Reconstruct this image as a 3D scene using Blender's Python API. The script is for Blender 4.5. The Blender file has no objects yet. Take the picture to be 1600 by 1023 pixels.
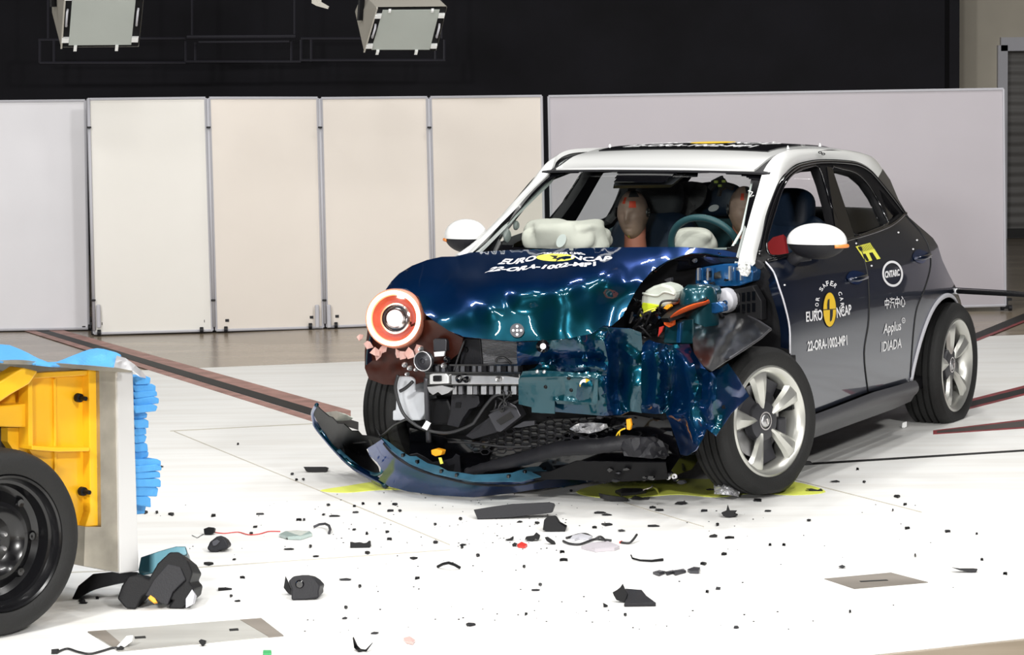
import bpy, bmesh, math, random
import numpy as np
from mathutils import Vector, Matrix, noise
from mathutils.geometry import delaunay_2d_cdt

random.seed(7)
SC = bpy.context.scene
COL = SC.collection
PI = math.pi
R = math.radians

# ------------------------------------------------------------------ camera
F_PX, PITCH, ROLL, CAM_H = 4308.82, 0.1005, 0.0141, 2.0229
cam_d = bpy.data.cameras.new('camera')
cam = bpy.data.objects.new('camera', cam_d)
COL.objects.link(cam)
cam_d.sensor_fit = 'HORIZONTAL'
cam_d.sensor_width = 36.0
cam_d.lens = F_PX / 1600 * 36.0
cam_d.clip_start = 0.1
cam_d.clip_end = 200
cp_, sp_ = math.cos(PITCH), math.sin(PITCH)
cr_, sr_ = math.cos(ROLL), math.sin(ROLL)
_fwd = Vector((0, cp_, -sp_))
_right0 = Vector((1, 0, 0))
_up0 = Vector((0, sp_, cp_))
_right = _right0 * cr_ - _up0 * sr_
_up = _right0 * sr_ + _up0 * cr_
cam.matrix_world = Matrix(((_right.x, _up.x, -_fwd.x, 0), (_right.y, _up.y, -_fwd.y, 0),
                           (_right.z, _up.z, -_fwd.z, CAM_H), (0, 0, 0, 1)))
SC.camera = cam

# ------------------------------------------------------------------ world, exposure, hall lights
SC.view_settings.view_transform = 'Standard'
SC.view_settings.look = 'None'
SC.view_settings.gamma = 1
SC.view_settings.exposure = 0.0
wd = bpy.data.worlds.new('world')
SC.world = wd
wd.use_nodes = True
wd.node_tree.nodes['Background'].inputs[0].default_value = (0.9, 0.93, 1.0, 1)
wd.node_tree.nodes['Background'].inputs[1].default_value = 0.10


def area(name, loc, target, sx, sy, power, col=(1, 0.985, 0.96), spread=180):
    l = bpy.data.lights.new(name, 'AREA')
    l.shape = 'RECTANGLE'
    l.size, l.size_y, l.energy, l.color = sx, sy, power, col
    l.spread = R(spread)
    o = bpy.data.objects.new(name, l)
    COL.objects.link(o)
    o.location = loc
    d = Vector(target) - Vector(loc)
    o.rotation_euler = d.to_track_quat('-Z', 'Y').to_euler()
    return o


# rows of hall lamps above the impact point
for i, (lx, ly, pw) in enumerate([(-3.5, 8.5, 88), (-1.2, 8.2, 88), (1.2, 8.2, 88), (3.5, 8.5, 88),
                                  (-3.6, 12.2, 88), (-1.3, 12.2, 88), (1.2, 12.2, 88), (3.8, 12.2, 88),
                                  (-5.2, 17.4, 88), (1.6, 17.6, 88), (4.2, 17.4, 88)]):
    area('hall_light', (lx, ly, 6.6), (lx * 0.8, ly + 0.2, 0), 1.5, 0.16, pw)
area('flood_or_fill', (-4.5, 3.0, 5.6), (-0.5, 16.0, 0.8), 0.9, 0.6, 600)
area('flood_or_fill', (4.5, 3.0, 5.6), (0.6, 16.0, 0.8), 0.9, 0.6, 600)

area('flood_or_fill', (-2.2, -3.0, 3.1), (0.6, 14.0, 1.2), 1.2, 0.6, 700)  # added fill behind the camera, brightens the car interior and panels


# ------------------------------------------------------------------ rays of the camera, frames of the vehicles
def ray(px, py):
    X = (px - 800) / F_PX
    U = -(py - 511.5) / F_PX
    r = X * cr_ + U * sr_
    u = -X * sr_ + U * cr_
    return np.array([r, cp_ + u * sp_, -sp_ + u * cp_])


O_ = np.array([0, 0, CAM_H])


def gp(px, py, z=0.0):
    d = ray(px, py)
    return Vector(O_ + (z - CAM_H) / d[2] * d)


def wy(px, py, Y):
    d = ray(px, py)
    return Vector(O_ + Y / d[1] * d)


class Frame:
    """a vehicle's own axes: x forward, y to its left, z up"""
    def __init__(s, ox, oy, az):
        s.o = np.array([ox, oy, 0.0])
        s.fx = np.array([math.cos(az), math.sin(az), 0])
        s.fy = np.array([-math.sin(az), math.cos(az), 0])
        s.az = az
        s.O = s.loc(O_)

    def loc(s, w):
        v = np.array(w) - s.o
        return np.array([v @ s.fx, v @ s.fy, v[2]])

    def W(s, x, y=None, z=None):
        if y is None:
            x, y, z = x
        return Vector(s.o + s.fx * x + s.fy * y + np.array([0, 0, z]))

    def d(s, px, py):
        r = ray(px, py)
        return np.array([r @ s.fx, r @ s.fy, r[2]])

    def pl(s, px, py, ax, v):
        a = 'xyz'.index(ax)
        d = s.d(px, py)
        return s.O + (v - s.O[a]) / d[a] * d

    def t(s, px, py, ax, v):
        a = 'xyz'.index(ax)
        d = s.d(px, py)
        return (v - s.O[a]) / d[a]


TH = 0.4635
CAR = Frame(0.2918, 12.5383, -PI / 2 - TH)


# ------------------------------------------------------------------ materials
def nt(name):
    m = bpy.data.materials.new(name)
    m.use_nodes = True
    return m, m.node_tree, m.node_tree.nodes['Principled BSDF']


def mat(name, col, rough=0.5, metal=0.0, coat=0.0, noise_amt=0.0, nscale=20, bump=0.0, bscale=60, emit=None, spec=0.5):
    m, t, b = nt(name)
    b.inputs['Base Color'].default_value = (*col, 1)
    b.inputs['Roughness'].default_value = rough
    b.inputs['Metallic'].default_value = metal
    b.inputs['Coat Weight'].default_value = coat
    b.inputs['Coat Roughness'].default_value = 0.03
    b.inputs['Specular IOR Level'].default_value = spec
    N, L = t.nodes, t.links
    tc = N.new('ShaderNodeTexCoord')
    if noise_amt:
        n = N.new('ShaderNodeTexNoise')
        n.inputs['Scale'].default_value = nscale
        n.inputs['Detail'].default_value = 6
        L.new(tc.outputs['Object'], n.inputs['Vector'])
        r = N.new('ShaderNodeValToRGB')
        r.color_ramp.elements[0].position = 0.3
        r.color_ramp.elements[1].position = 0.7
        r.color_ramp.elements[0].color = (*[max(0, c * (1 - noise_amt)) for c in col], 1)
        r.color_ramp.elements[1].color = (*[min(1, c * (1 + noise_amt)) for c in col], 1)
        L.new(n.outputs['Fac'], r.inputs['Fac'])
        L.new(r.outputs['Color'], b.inputs['Base Color'])
    if bump:
        n = N.new('ShaderNodeTexNoise')
        n.inputs['Scale'].default_value = bscale
        n.inputs['Detail'].default_value = 4
        L.new(tc.outputs['Object'], n.inputs['Vector'])
        bp = N.new('ShaderNodeBump')
        bp.inputs['Strength'].default_value = bump
        bp.inputs['Distance'].default_value = 0.01
        L.new(n.outputs['Fac'], bp.inputs['Height'])
        L.new(bp.outputs['Normal'], b.inputs['Normal'])
    if emit:
        b.inputs['Emission Color'].default_value = (*emit[0], 1)
        b.inputs['Emission Strength'].default_value = emit[1]
    return m


def glassy(name, tint, gloss_rough=0.02, ior=1.5, opacity=0.0):
    """thin pane: clear transmission plus a Fresnel reflection"""
    m = bpy.data.materials.new(name)
    m.use_nodes = True
    t = m.node_tree
    N, L = t.nodes, t.links
    N.clear()
    out = N.new('ShaderNodeOutputMaterial')
    tr = N.new('ShaderNodeBsdfTransparent')
    tr.inputs[0].default_value = (*tint, 1)
    gl = N.new('ShaderNodeBsdfGlossy')
    gl.inputs['Roughness'].default_value = gloss_rough
    lw = N.new('ShaderNodeLayerWeight')          # Schlick reflectance, the same from both sides of the pane
    lw.inputs['Blend'].default_value = 0.5
    pw = N.new('ShaderNodeMath'); pw.operation = 'POWER'; pw.inputs[1].default_value = 5
    ma = N.new('ShaderNodeMath'); ma.operation = 'MULTIPLY_ADD'; ma.inputs[1].default_value = 0.9; ma.inputs[2].default_value = 0.06
    L.new(lw.outputs['Facing'], pw.inputs[0])
    L.new(pw.outputs[0], ma.inputs[0])
    mx = N.new('ShaderNodeMixShader')
    L.new(ma.outputs[0], mx.inputs[0])
    L.new(tr.outputs[0], mx.inputs[1])
    L.new(gl.outputs[0], mx.inputs[2])
    if opacity:
        df = N.new('ShaderNodeBsdfDiffuse')
        df.inputs[0].default_value = (0.75, 0.78, 0.74, 1)
        m2 = N.new('ShaderNodeMixShader')
        m2.inputs[0].default_value = opacity
        L.new(mx.outputs[0], m2.inputs[1])
        L.new(df.outputs[0], m2.inputs[2])
        L.new(m2.outputs[0], out.inputs[0])
    else:
        L.new(mx.outputs[0], out.inputs[0])
    return m


def paint(name, col, metal, edge, flop=None):
    m, t, b = nt(name)
    b.inputs['Base Color'].default_value = (*col, 1)
    b.inputs['Metallic'].default_value = metal
    b.inputs['Roughness'].default_value = 0.28
    b.inputs['Specular Tint'].default_value = (*edge, 1)
    b.inputs['Coat Weight'].default_value = 1.0
    b.inputs['Coat Roughness'].default_value = 0.02
    N, L = t.nodes, t.links
    tc = N.new('ShaderNodeTexCoord')
    n = N.new('ShaderNodeTexNoise')
    n.inputs['Scale'].default_value = 900
    L.new(tc.outputs['Object'], n.inputs['Vector'])
    bp = N.new('ShaderNodeBump')
    bp.inputs['Strength'].default_value = 0.03
    L.new(n.outputs['Fac'], bp.inputs['Height'])
    L.new(bp.outputs['Normal'], b.inputs['Normal'])
    if flop:
        lw = N.new('ShaderNodeLayerWeight')
        lw.inputs['Blend'].default_value = 0.5
        r = N.new('ShaderNodeValToRGB')
        e = r.color_ramp.elements
        e[0].position, e[1].position = 0.15, 0.62
        e[0].color, e[1].color = (*flop, 1), (*col, 1)
        L.new(lw.outputs['Facing'], r.inputs['Fac'])
        L.new(r.outputs['Color'], b.inputs['Base Color'])
    return m


M = {}
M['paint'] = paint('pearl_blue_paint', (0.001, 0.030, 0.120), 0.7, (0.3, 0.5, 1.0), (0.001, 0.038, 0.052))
M['paint_side'] = paint('pearl_blue_shaded', (0.001, 0.004, 0.014), 0.2, (0.6, 0.7, 1.0))  # same blue paint, darkened to imitate the dark surroundings the sides reflect
M['under_paint'] = mat('primer_blue', (0.03, 0.11, 0.17), 0.45, 0.1, noise_amt=0.3, nscale=12)
M['teal'] = mat('teal_metal', (0.003, 0.055, 0.075), 0.3, 0.5, 0.8)
M['blue_inner'] = mat('blue_coated_metal', (0.01, 0.10, 0.28), 0.22, 0.6, 0.8)
M['white'] = mat('white_paint', (0.80, 0.81, 0.80), 0.3, 0, 0.8)
M['black'] = mat('black_plastic', (0.0045, 0.0045, 0.0055), 0.5, bump=0.1, bscale=200, spec=0.22)
M['gloss_black'] = mat('gloss_black', (0.0025, 0.0025, 0.0035), 0.12, 0, 0.6)
M['grey_plastic'] = mat('dark_grey_plastic', (0.013, 0.013, 0.016), 0.5, bump=0.15, bscale=150, spec=0.3)
M['sill'] = mat('sill_plastic', (0.055, 0.056, 0.062), 0.42)
M['rubber'] = mat('rubber', (0.008, 0.008, 0.008), 0.7, bump=0.2, bscale=120)
M['alloy'] = mat('alloy', (0.62, 0.62, 0.58), 0.32, 0.75)
M['alloy_dark'] = mat('grey_alloy', (0.06, 0.06, 0.068), 0.4, 0.5)
M['steel'] = mat('brushed_steel', (0.55, 0.55, 0.56), 0.33, 0.9, noise_amt=0.2, nscale=9)
M['alu'] = mat('aluminium_plate', (0.42, 0.39, 0.33), 0.38, 0.8, noise_amt=0.4, nscale=4, bump=0.15, bscale=8)
M['alu_bright'] = mat('bright_aluminium', (0.78, 0.78, 0.78), 0.35, 0.6)
M['glass'] = glassy('windscreen_glass', (0.90, 0.95, 0.93))
M['glass_side'] = glassy('door_glass', (0.85, 0.88, 0.88))
M['glass_dark'] = glassy('side_glass', (0.55, 0.6, 0.6))
M['clear'] = glassy('clear_plastic', (0.96, 0.96, 0.96), 0.05)
M['navy_cloth'] = mat('navy_leather', (0.008, 0.022, 0.05), 0.5, bump=0.1)
M['dark_cloth'] = mat('dark_upholstery', (0.03, 0.032, 0.038), 0.7, bump=0.1)
M['teal_trim'] = mat('teal_trim', (0.02, 0.07, 0.085), 0.45)
M['grey_trim'] = mat('pale_grey_trim', (0.36, 0.39, 0.38), 0.6)
M['bag'] = mat('airbag_cloth', (0.62, 0.58, 0.53), 0.9, noise_amt=0.08, nscale=6, bump=0.4, bscale=14)
M['skin'] = mat('dummy_vinyl', (0.30, 0.20, 0.16), 0.55, noise_amt=0.15)
M['skin_red'] = mat('dummy_paint_red', (0.55, 0.06, 0.03), 0.5)
M['skin_neck'] = mat('dummy_neck_rubber', (0.42, 0.15, 0.10), 0.6)
M['yellow_shirt'] = mat('yellow_cloth', (0.55, 0.47, 0.06), 0.8, bump=0.3, bscale=40)
M['red_cloth'] = mat('red_cloth', (0.28, 0.008, 0.012), 0.7)
M['orange'] = mat('orange_tape', (0.95, 0.13, 0.015), 0.5)
M['orange_yellow'] = mat('orange_clip', (0.95, 0.38, 0.01), 0.45)
M['amber'] = mat('amber_lens', (0.75, 0.25, 0.06), 0.25)
M['fluid'] = mat('coolant_yellow', (0.60, 0.72, 0.03), 0.3)
M['tank'] = mat('milky_plastic', (0.52, 0.56, 0.50), 0.35, noise_amt=0.12, nscale=8)
M['tank_grey'] = mat('pale_tank_plastic', (0.50, 0.52, 0.55), 0.4, noise_amt=0.1, nscale=8)
M['yellow'] = mat('trolley_yellow', (0.86, 0.46, 0.012), 0.38, 0, 0.3)
M['sky_blue'] = mat('barrier_blue', (0.075, 0.33, 0.70), 0.5, bump=0.4, bscale=40)
M['ring'] = mat('glowing_ring', (1, 0.8, 0.6), 0.3, emit=((1.0, 0.72, 0.50), 6.0))
M['lampglow'] = mat('lit_lens', (1, 0.9, 0.9), 0.1, emit=((0.8, 0.75, 1.0), 0.55))
M['ring_orange'] = mat('orange_light_diffuser', (.9, .35, .2), 0.3, emit=((1.0, 0.25, 0.10), 1.7))
M['glow_brown'] = mat('lamp_glow_brown', (0.040, 0.008, 0.004), 0.35, 0, 0.0, spec=0.3)  # headlight glow on the blue bodywork, put into the colour
M['lamp_pink'] = mat('clear_red_bezel', (0.70, 0.27, 0.18), 0.5)
M['lamp_bowl'] = mat('lamp_bowl', (0.55, 0.16, 0.10), 0.25, 0.3, 0.4)
M['rib_grey'] = mat('zinc_ribs', (0.22, 0.22, 0.235), 0.35, 0.6)
M['chrome'] = mat('chrome', (0.75, 0.72, 0.72), 0.12, 1.0)
M['copper_dark'] = mat('brown_reflector', (0.20, 0.055, 0.025), 0.2, 0.4, 0.6)
M['foil'] = mat('crumpled_foil', (0.72, 0.72, 0.74), 0.3, 0.55)
M['white_mark'] = mat('white_vinyl', (0.82, 0.82, 0.84), 0.5)
M['yellow_mark'] = mat('yellow_vinyl', (0.82, 0.53, 0.02), 0.5)
M['pale_yellow'] = mat('pale_yellow_vinyl', (0.80, 0.78, 0.10), 0.5)
M['black_mark'] = mat('black_vinyl', (0.008, 0.008, 0.01), 0.5)
M['wire'] = mat('cable_sheath', (0.02, 0.02, 0.022), 0.45)
M['red'] = mat('red_plastic', (0.65, 0.04, 0.03), 0.4)
M['green'] = mat('green_tag', (0.05, 0.35, 0.12), 0.5)
M['gauze'] = mat('textured_liner', (0.022, 0.022, 0.024), 0.45, bump=0.9, bscale=70)
M['floor_rail'] = mat('red_rail_paint', (0.23, 0.035, 0.04), 0.5, noise_amt=0.3, nscale=8)
M['floor_rail_pale'] = mat('worn_pink_rail_paint', (0.36, 0.20, 0.17), 0.6, noise_amt=0.3, nscale=8)
M['groove'] = mat('black_groove', (0.008, 0.008, 0.008), 0.6)
M['curtain'] = mat('black_curtain', (0.0095, 0.009, 0.013), 0.9, noise_amt=0.3, nscale=1.5)
M['truss'] = mat('black_truss', (0.035, 0.034, 0.045), 0.5)
M['lamp_case'] = mat('cream_housing', (0.42, 0.40, 0.35), 0.5)
M['lamp_glass'] = mat('frosted_lamp_glass', (0.40, 0.43, 0.40), 0.35, noise_amt=0.05, nscale=3)


def ribbed(name, col, scale, axis='Z', rough=0.35, metal=0.6):
    m, t, b = nt(name)
    N, L = t.nodes, t.links
    tc = N.new('ShaderNodeTexCoord')
    w = N.new('ShaderNodeTexWave')
    w.bands_direction = axis
    w.inputs['Scale'].default_value = scale
    w.inputs['Distortion'].default_value = 0.3
    L.new(tc.outputs['Object'], w.inputs['Vector'])
    bp = N.new('ShaderNodeBump')
    bp.inputs['Strength'].default_value = 0.8
    bp.inputs['Distance'].default_value = 0.01
    L.new(w.outputs['Fac'], bp.inputs['Height'])
    L.new(bp.outputs['Normal'], b.inputs['Normal'])
    b.inputs['Base Color'].default_value = (*col, 1)
    b.inputs['Roughness'].default_value = rough
    b.inputs['Metallic'].default_value = metal
    return m


M['fins'] = ribbed('radiator_fins', (0.50, 0.50, 0.53), 45)
M['shutter'] = ribbed('roller_shutter', (0.13, 0.125, 0.12), 3.0, rough=0.5, metal=0.1)


def floor_material():
    m, t, b = nt('hall_floor')
    N, L = t.nodes, t.links
    geo = N.new('ShaderNodeNewGeometry')
    n1 = N.new('ShaderNodeTexNoise')
    n1.inputs['Scale'].default_value = 0.7
    n1.inputs['Detail'].default_value = 8
    L.new(geo.outputs['Position'], n1.inputs['Vector'])
    mp = N.new('ShaderNodeMapping')
    mp.inputs['Scale'].default_value = (0.5, 5.0, 1)
    mp.inputs['Rotation'].default_value = (0, 0, 0.05)
    L.new(geo.outputs['Position'], mp.inputs['Vector'])
    n2 = N.new('ShaderNodeTexNoise')
    n2.inputs['Scale'].default_value = 1.3
    n2.inputs['Detail'].default_value = 9
    n2.inputs['Roughness'].default_value = 0.65
    L.new(mp.outputs[0], n2.inputs['Vector'])
    r1 = N.new('ShaderNodeValToRGB')
    r1.color_ramp.elements[0].position = 0.30
    r1.color_ramp.elements[0].color = (0.74, 0.725, 0.69, 1)
    r1.color_ramp.elements[1].position = 0.55
    r1.color_ramp.elements[1].color = (0.84, 0.84, 0.82, 1)
    L.new(n2.outputs['Fac'], r1.inputs['Fac'])
    L.new(r1.outputs['Color'], b.inputs['Base Color'])
    b.inputs['Roughness'].default_value = 0.5
    return m


def concrete(name, c0, c1, rough=0.22):
    m, t, b = nt(name)
    N, L = t.nodes, t.links
    geo = N.new('ShaderNodeNewGeometry')
    mp = N.new('ShaderNodeMapping')
    mp.inputs['Scale'].default_value = (0.6, 3.0, 1)
    L.new(geo.outputs['Position'], mp.inputs['Vector'])
    n = N.new('ShaderNodeTexNoise')
    n.inputs['Scale'].default_value = 1.2
    n.inputs['Detail'].default_value = 9
    L.new(mp.outputs[0], n.inputs['Vector'])
    r = N.new('ShaderNodeValToRGB')
    r.color_ramp.elements[0].position = 0.3
    r.color_ramp.elements[1].position = 0.7
    r.color_ramp.elements[0].color = (*c0, 1)
    r.color_ramp.elements[1].color = (*c1, 1)
    L.new(n.outputs['Fac'], r.inputs['Fac'])
    L.new(r.outputs['Color'], b.inputs['Base Color'])
    b.inputs['Roughness'].default_value = rough
    return m


M['floor'] = floor_material()
M['bare_floor'] = concrete('polished_concrete', (0.22, 0.175, 0.125), (0.36, 0.30, 0.225))
M['plate'] = concrete('steel_floor_plate', (0.28, 0.27, 0.25), (0.50, 0.50, 0.47), 0.4)
M['plate_brown'] = concrete('brown_floor_plate', (0.13, 0.115, 0.095), (0.28, 0.25, 0.22), 0.5)
M['cream_pale'] = mat('pale_cream_panel', (0.81, 0.79, 0.745), 0.55, noise_amt=0.02, nscale=1.2)
M['cream'] = mat('cream_panel', (0.78, 0.72, 0.655), 0.55, noise_amt=0.03, nscale=1.2)
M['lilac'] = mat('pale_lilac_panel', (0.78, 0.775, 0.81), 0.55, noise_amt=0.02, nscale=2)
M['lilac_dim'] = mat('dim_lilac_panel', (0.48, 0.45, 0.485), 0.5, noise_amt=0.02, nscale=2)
M['panel_edge'] = mat('grey_panel_edge', (0.50, 0.50, 0.54), 0.5)
M['hall_wall'] = mat('hall_wall_paint', (0.50, 0.46, 0.38), 0.7, noise_amt=0.06, nscale=2)
M['bright_wall'] = mat('grey_hall_wall', (0.20, 0.20, 0.25), 0.7)


# ------------------------------------------------------------------ mesh helpers (all take world coordinates)
ROOTM = {}


class G:
    def __init__(s):
        s.v, s.f, s.m = [], [], []

    def add(s, vs, fs, mi=0):
        b = len(s.v)
        s.v += [Vector(q) for q in vs]
        s.f += [tuple(b + i for i in f) for f in fs]
        s.m += [mi] * len(fs)
        return s

    def box(s, c, size, rot=None, mi=0, taper=1.0):
        hx, hy, hz = [q / 2 for q in size]
        vs = []
        for z in (-1, 1):
            k = taper if z > 0 else 1
            for x, y in ((-1, -1), (1, -1), (1, 1), (-1, 1)):
                vs.append(Vector((x * hx * k, y * hy * k, z * hz)))
        if rot is not None:
            vs = [rot @ q for q in vs]
        vs = [q + Vector(c) for q in vs]
        return s.add(vs, [(3, 2, 1, 0), (4, 5, 6, 7), (0, 1, 5, 4), (1, 2, 6, 5), (2, 3, 7, 6), (3, 0, 4, 7)], mi)

    def hexa(s, a, b, mi=0):
        """solid between two quads a (near) and b (far)"""
        return s.add(list(a) + list(b), [(0, 1, 2, 3), (7, 6, 5, 4), (1, 0, 4, 5), (2, 1, 5, 6), (3, 2, 6, 7), (0, 3, 7, 4)], mi)

    def tube(s, pts, r, n=8, mi=0, cap=True, flat=1.0):
        pts = [Vector(p) for p in pts]
        rr = r if isinstance(r, (list, tuple)) else [r] * len(pts)
        b = len(s.v)
        prev = None
        for i, p in enumerate(pts):
            d = (pts[min(i + 1, len(pts) - 1)] - pts[max(i - 1, 0)])
            if d.length < 1e-9:
                d = Vector((0, 0, 1))
            d.normalize()
            if prev is None:
                a = d.orthogonal().normalized()
            else:
                a = (prev - d * prev.dot(d))
                a = a.normalized() if a.length > 1e-6 else d.orthogonal().normalized()
            prev = a
            c = d.cross(a)
            for k in range(n):
                t = 2 * PI * k / n
                s.v.append(p + (a * math.cos(t) + c * math.sin(t) * flat) * rr[i])
        for i in range(len(pts) - 1):
            for k in range(n):
                k2 = (k + 1) % n
                s.f.append((b + i * n + k, b + i * n + k2, b + (i + 1) * n + k2, b + (i + 1) * n + k))
                s.m.append(mi)
        if cap:
            s.f.append(tuple(b + k for k in range(n))[::-1]); s.m.append(mi)
            e = b + (len(pts) - 1) * n
            s.f.append(tuple(e + k for k in range(n))); s.m.append(mi)
        return s

    def lathe(s, prof, c, axis, n=48, mi=0, cap=False):
        """prof: list of (radius, offset along axis)"""
        c = Vector(c)
        ax = Vector(axis).normalized()
        a = Vector((0, 0, 1)) - ax * ax.z
        a = a.normalized() if a.length > 1e-3 else Vector((1, 0, 0))
        e = ax.cross(a)
        b = len(s.v)
        for r, h in prof:
            for k in range(n):
                t = 2 * PI * k / n
                s.v.append(c + ax * h + (a * math.cos(t) + e * math.sin(t)) * r)
        for i in range(len(prof) - 1):
            for k in range(n):
                k2 = (k + 1) % n
                s.f.append((b + i * n + k, b + (i + 1) * n + k, b + (i + 1) * n + k2, b + i * n + k2))
                s.m.append(mi)
        if cap:
            s.f.append(tuple(b + k for k in range(n))); s.m.append(mi)
            q = b + (len(prof) - 1) * n
            s.f.append(tuple(q + k for k in range(n))[::-1]); s.m.append(mi)
        return s

    def grid(s, fn, nu, nv, mi=0, mask=None):
        b = len(s.v)
        for j in range(nv + 1):
            for i in range(nu + 1):
                s.v.append(Vector(fn(i / nu, j / nv)))
        for j in range(nv):
            for i in range(nu):
                if mask and not mask((i + .5) / nu, (j + .5) / nv):
                    continue
                q = b + j * (nu + 1) + i
                s.f.append((q, q + 1, q + nu + 2, q + nu + 1))
                s.m.append(mi)
        return s

    def build(s, name, mats, parent=None, smooth=False, solid=0.0, bevel=0.0, sub=0, offset=0.0):
        me = bpy.data.meshes.new(name)
        if parent is not None:
            mi = ROOTM[parent.name].inverted()
            vs = [mi @ v for v in s.v]
            org = None
        else:
            xs = [v.x for v in s.v]; ys = [v.y for v in s.v]; zs = [v.z for v in s.v]
            org = Vector(((min(xs) + max(xs)) / 2, (min(ys) + max(ys)) / 2, min(zs)))
            vs = [v - org for v in s.v]
        me.from_pydata([tuple(v) for v in vs], [], s.f)
        for mm in (mats if isinstance(mats, (list, tuple)) else [mats]):
            me.materials.append(M[mm] if isinstance(mm, str) else mm)
        me.polygons.foreach_set('material_index', s.m)
        bm = bmesh.new()
        bm.from_mesh(me)
        bmesh.ops.remove_doubles(bm, verts=bm.verts, dist=1e-5)
        loose = [v for v in bm.verts if not v.link_faces]
        bmesh.ops.delete(bm, geom=loose, context='VERTS')
        bm.to_mesh(me)
        bm.free()
        if smooth is True:
            me.polygons.foreach_set('use_smooth', [True] * len(me.polygons))
        elif smooth:
            me.polygons.foreach_set('use_smooth', [True] * len(me.polygons))
            me.set_sharp_from_angle(angle=R(smooth))
        me.update()
        o = bpy.data.objects.new(name, me)
        COL.objects.link(o)
        if parent is not None:
            o.parent = parent
            ROOTM[o.name] = ROOTM[parent.name]
        else:
            o.location = org
            ROOTM[o.name] = Matrix.Translation(org)
        if bevel:
            md = o.modifiers.new('bevel', 'BEVEL')
            md.width = bevel
            md.segments = 2
            md.limit_method = 'ANGLE'
        if sub:
            md = o.modifiers.new('sub', 'SUBSURF')
            md.levels = md.render_levels = sub
        if solid:
            md = o.modifiers.new('solid', 'SOLIDIFY')
            md.thickness = solid
            md.offset = offset
            if smooth:
                md = o.modifiers.new('split', 'EDGE_SPLIT')
                md.split_angle = R(42)
        return o


def tag(o, label=None, cat=None, group=None, kind=None):
    if label: o['label'] = label
    if cat: o['category'] = cat
    if group: o['group'] = group
    if kind: o['kind'] = kind
    return o


def empty(name, loc, rz=0.0):
    o = bpy.data.objects.new(name, None)
    COL.objects.link(o)
    o.location = loc
    o.rotation_euler = (0, 0, rz)
    o.empty_display_size = 0.1
    ROOTM[o.name] = Matrix.Translation(Vector(loc)) @ Matrix.Rotation(rz, 4, 'Z')
    return o


def pip(x, y, poly):
    c = False
    n = len(poly)
    j = n - 1
    for i in range(n):
        xi, yi = poly[i]; xj, yj = poly[j]
        if (yi > y) != (yj > y) and x < (xj - xi) * (y - yi) / (yj - yi + 1e-12) + xi:
            c = not c
        j = i
    return c


def spline(pts, n=6, closed=False):
    P = [np.array(p, float) for p in pts]
    out = []
    N = len(P)
    rng = range(N if closed else N - 1)
    for i in rng:
        if closed:
            a, b, c, d = P[(i - 1) % N], P[i], P[(i + 1) % N], P[(i + 2) % N]
        else:
            a, b, c, d = P[max(i - 1, 0)], P[i], P[i + 1], P[min(i + 2, N - 1)]
        for k in range(n):
            t = k / n
            out.append(0.5 * ((2 * b) + (-a + c) * t + (2 * a - 5 * b + 4 * c - d) * t * t + (-a + 3 * b - 3 * c + d) * t ** 3))
    if not closed:
        out.append(P[-1])
    return [tuple(q) for q in out]


def resample(poly, step, closed=True):
    out = []
    n = len(poly)
    for i in range(n if closed else n - 1):
        a = np.array(poly[i], float); b = np.array(poly[(i + 1) % n], float)
        k = max(1, int(np.linalg.norm(b - a) / step))
        for j in range(k):
            out.append(tuple(a + (b - a) * j / k))
    if not closed:
        out.append(tuple(poly[-1]))
    return out


def cdt(outline, step, inner=(), lines=(), jitter=0.25):
    """triangulate a 2D outline with inner points; lines are crease polylines"""
    out = resample(outline, step)
    pts = list(out)
    edges = [(i, (i + 1) % len(out)) for i in range(len(out))]
    for ln in lines:
        r = resample(ln, step, closed=False)
        b = len(pts)
        pts += r
        edges += [(b + i, b + i + 1) for i in range(len(r) - 1)]
    arr = np.array(pts)
    x0, y0 = arr.min(0); x1, y1 = arr.max(0)
    rnd = random.Random(3)
    y = y0 + step / 2
    row = 0
    extra = []
    while y < y1:
        x = x0 + (step / 2 if row % 2 else 0)
        while x < x1:
            q = (x + rnd.uniform(-1, 1) * step * jitter, y + rnd.uniform(-1, 1) * step * jitter)
            if pip(q[0], q[1], outline) and np.min(np.hypot(arr[:, 0] - q[0], arr[:, 1] - q[1])) > step * 0.5:
                extra.append(q)
            x += step
        y += step * 0.87
        row += 1
    pts += extra + list(inner)
    r = delaunay_2d_cdt([Vector(p) for p in pts], edges, [], 0, 1e-4)
    vs, fs = r[0], r[2]
    keep = []
    for f in fs:
        c = sum((vs[i] for i in f), Vector((0, 0))) / len(f)
        if pip(c.x, c.y, outline):
            keep.append(tuple(f))
    return [(v.x, v.y) for v in vs], keep


class TPS:
    def __init__(s, P, V, lam=1e-4):
        s.P = np.array(P, float) / 100
        n = len(P)
        K = s.k(s.P) + lam * np.eye(n)
        Q = np.hstack([np.ones((n, 1)), s.P])
        A = np.zeros((n + 3, n + 3))
        A[:n, :n] = K; A[:n, n:] = Q; A[n:, :n] = Q.T
        s.w = np.linalg.lstsq(A, np.concatenate([V, np.zeros(3)]), rcond=None)[0]

    def k(s, X):
        r = np.linalg.norm(X[:, None] - s.P[None], axis=2)
        return np.where(r > 0, r * r * np.log(r + 1e-12), 0)

    def __call__(s, px, py):
        X = np.array([[px, py]]) / 100
        return float(s.k(X)[0] @ s.w[:-3] + s.w[-3] + s.w[-2:] @ X[0])


def seg_dist(px, py, ln):
    best = 1e9
    for (ax, ay), (bx, by) in zip(ln[:-1], ln[1:]):
        dx, dy = bx - ax, by - ay
        t = max(0, min(1, ((px - ax) * dx + (py - ay) * dy) / (dx * dx + dy * dy + 1e-9)))
        best = min(best, math.hypot(px - ax - t * dx, py - ay - t * dy))
    return best


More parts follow.
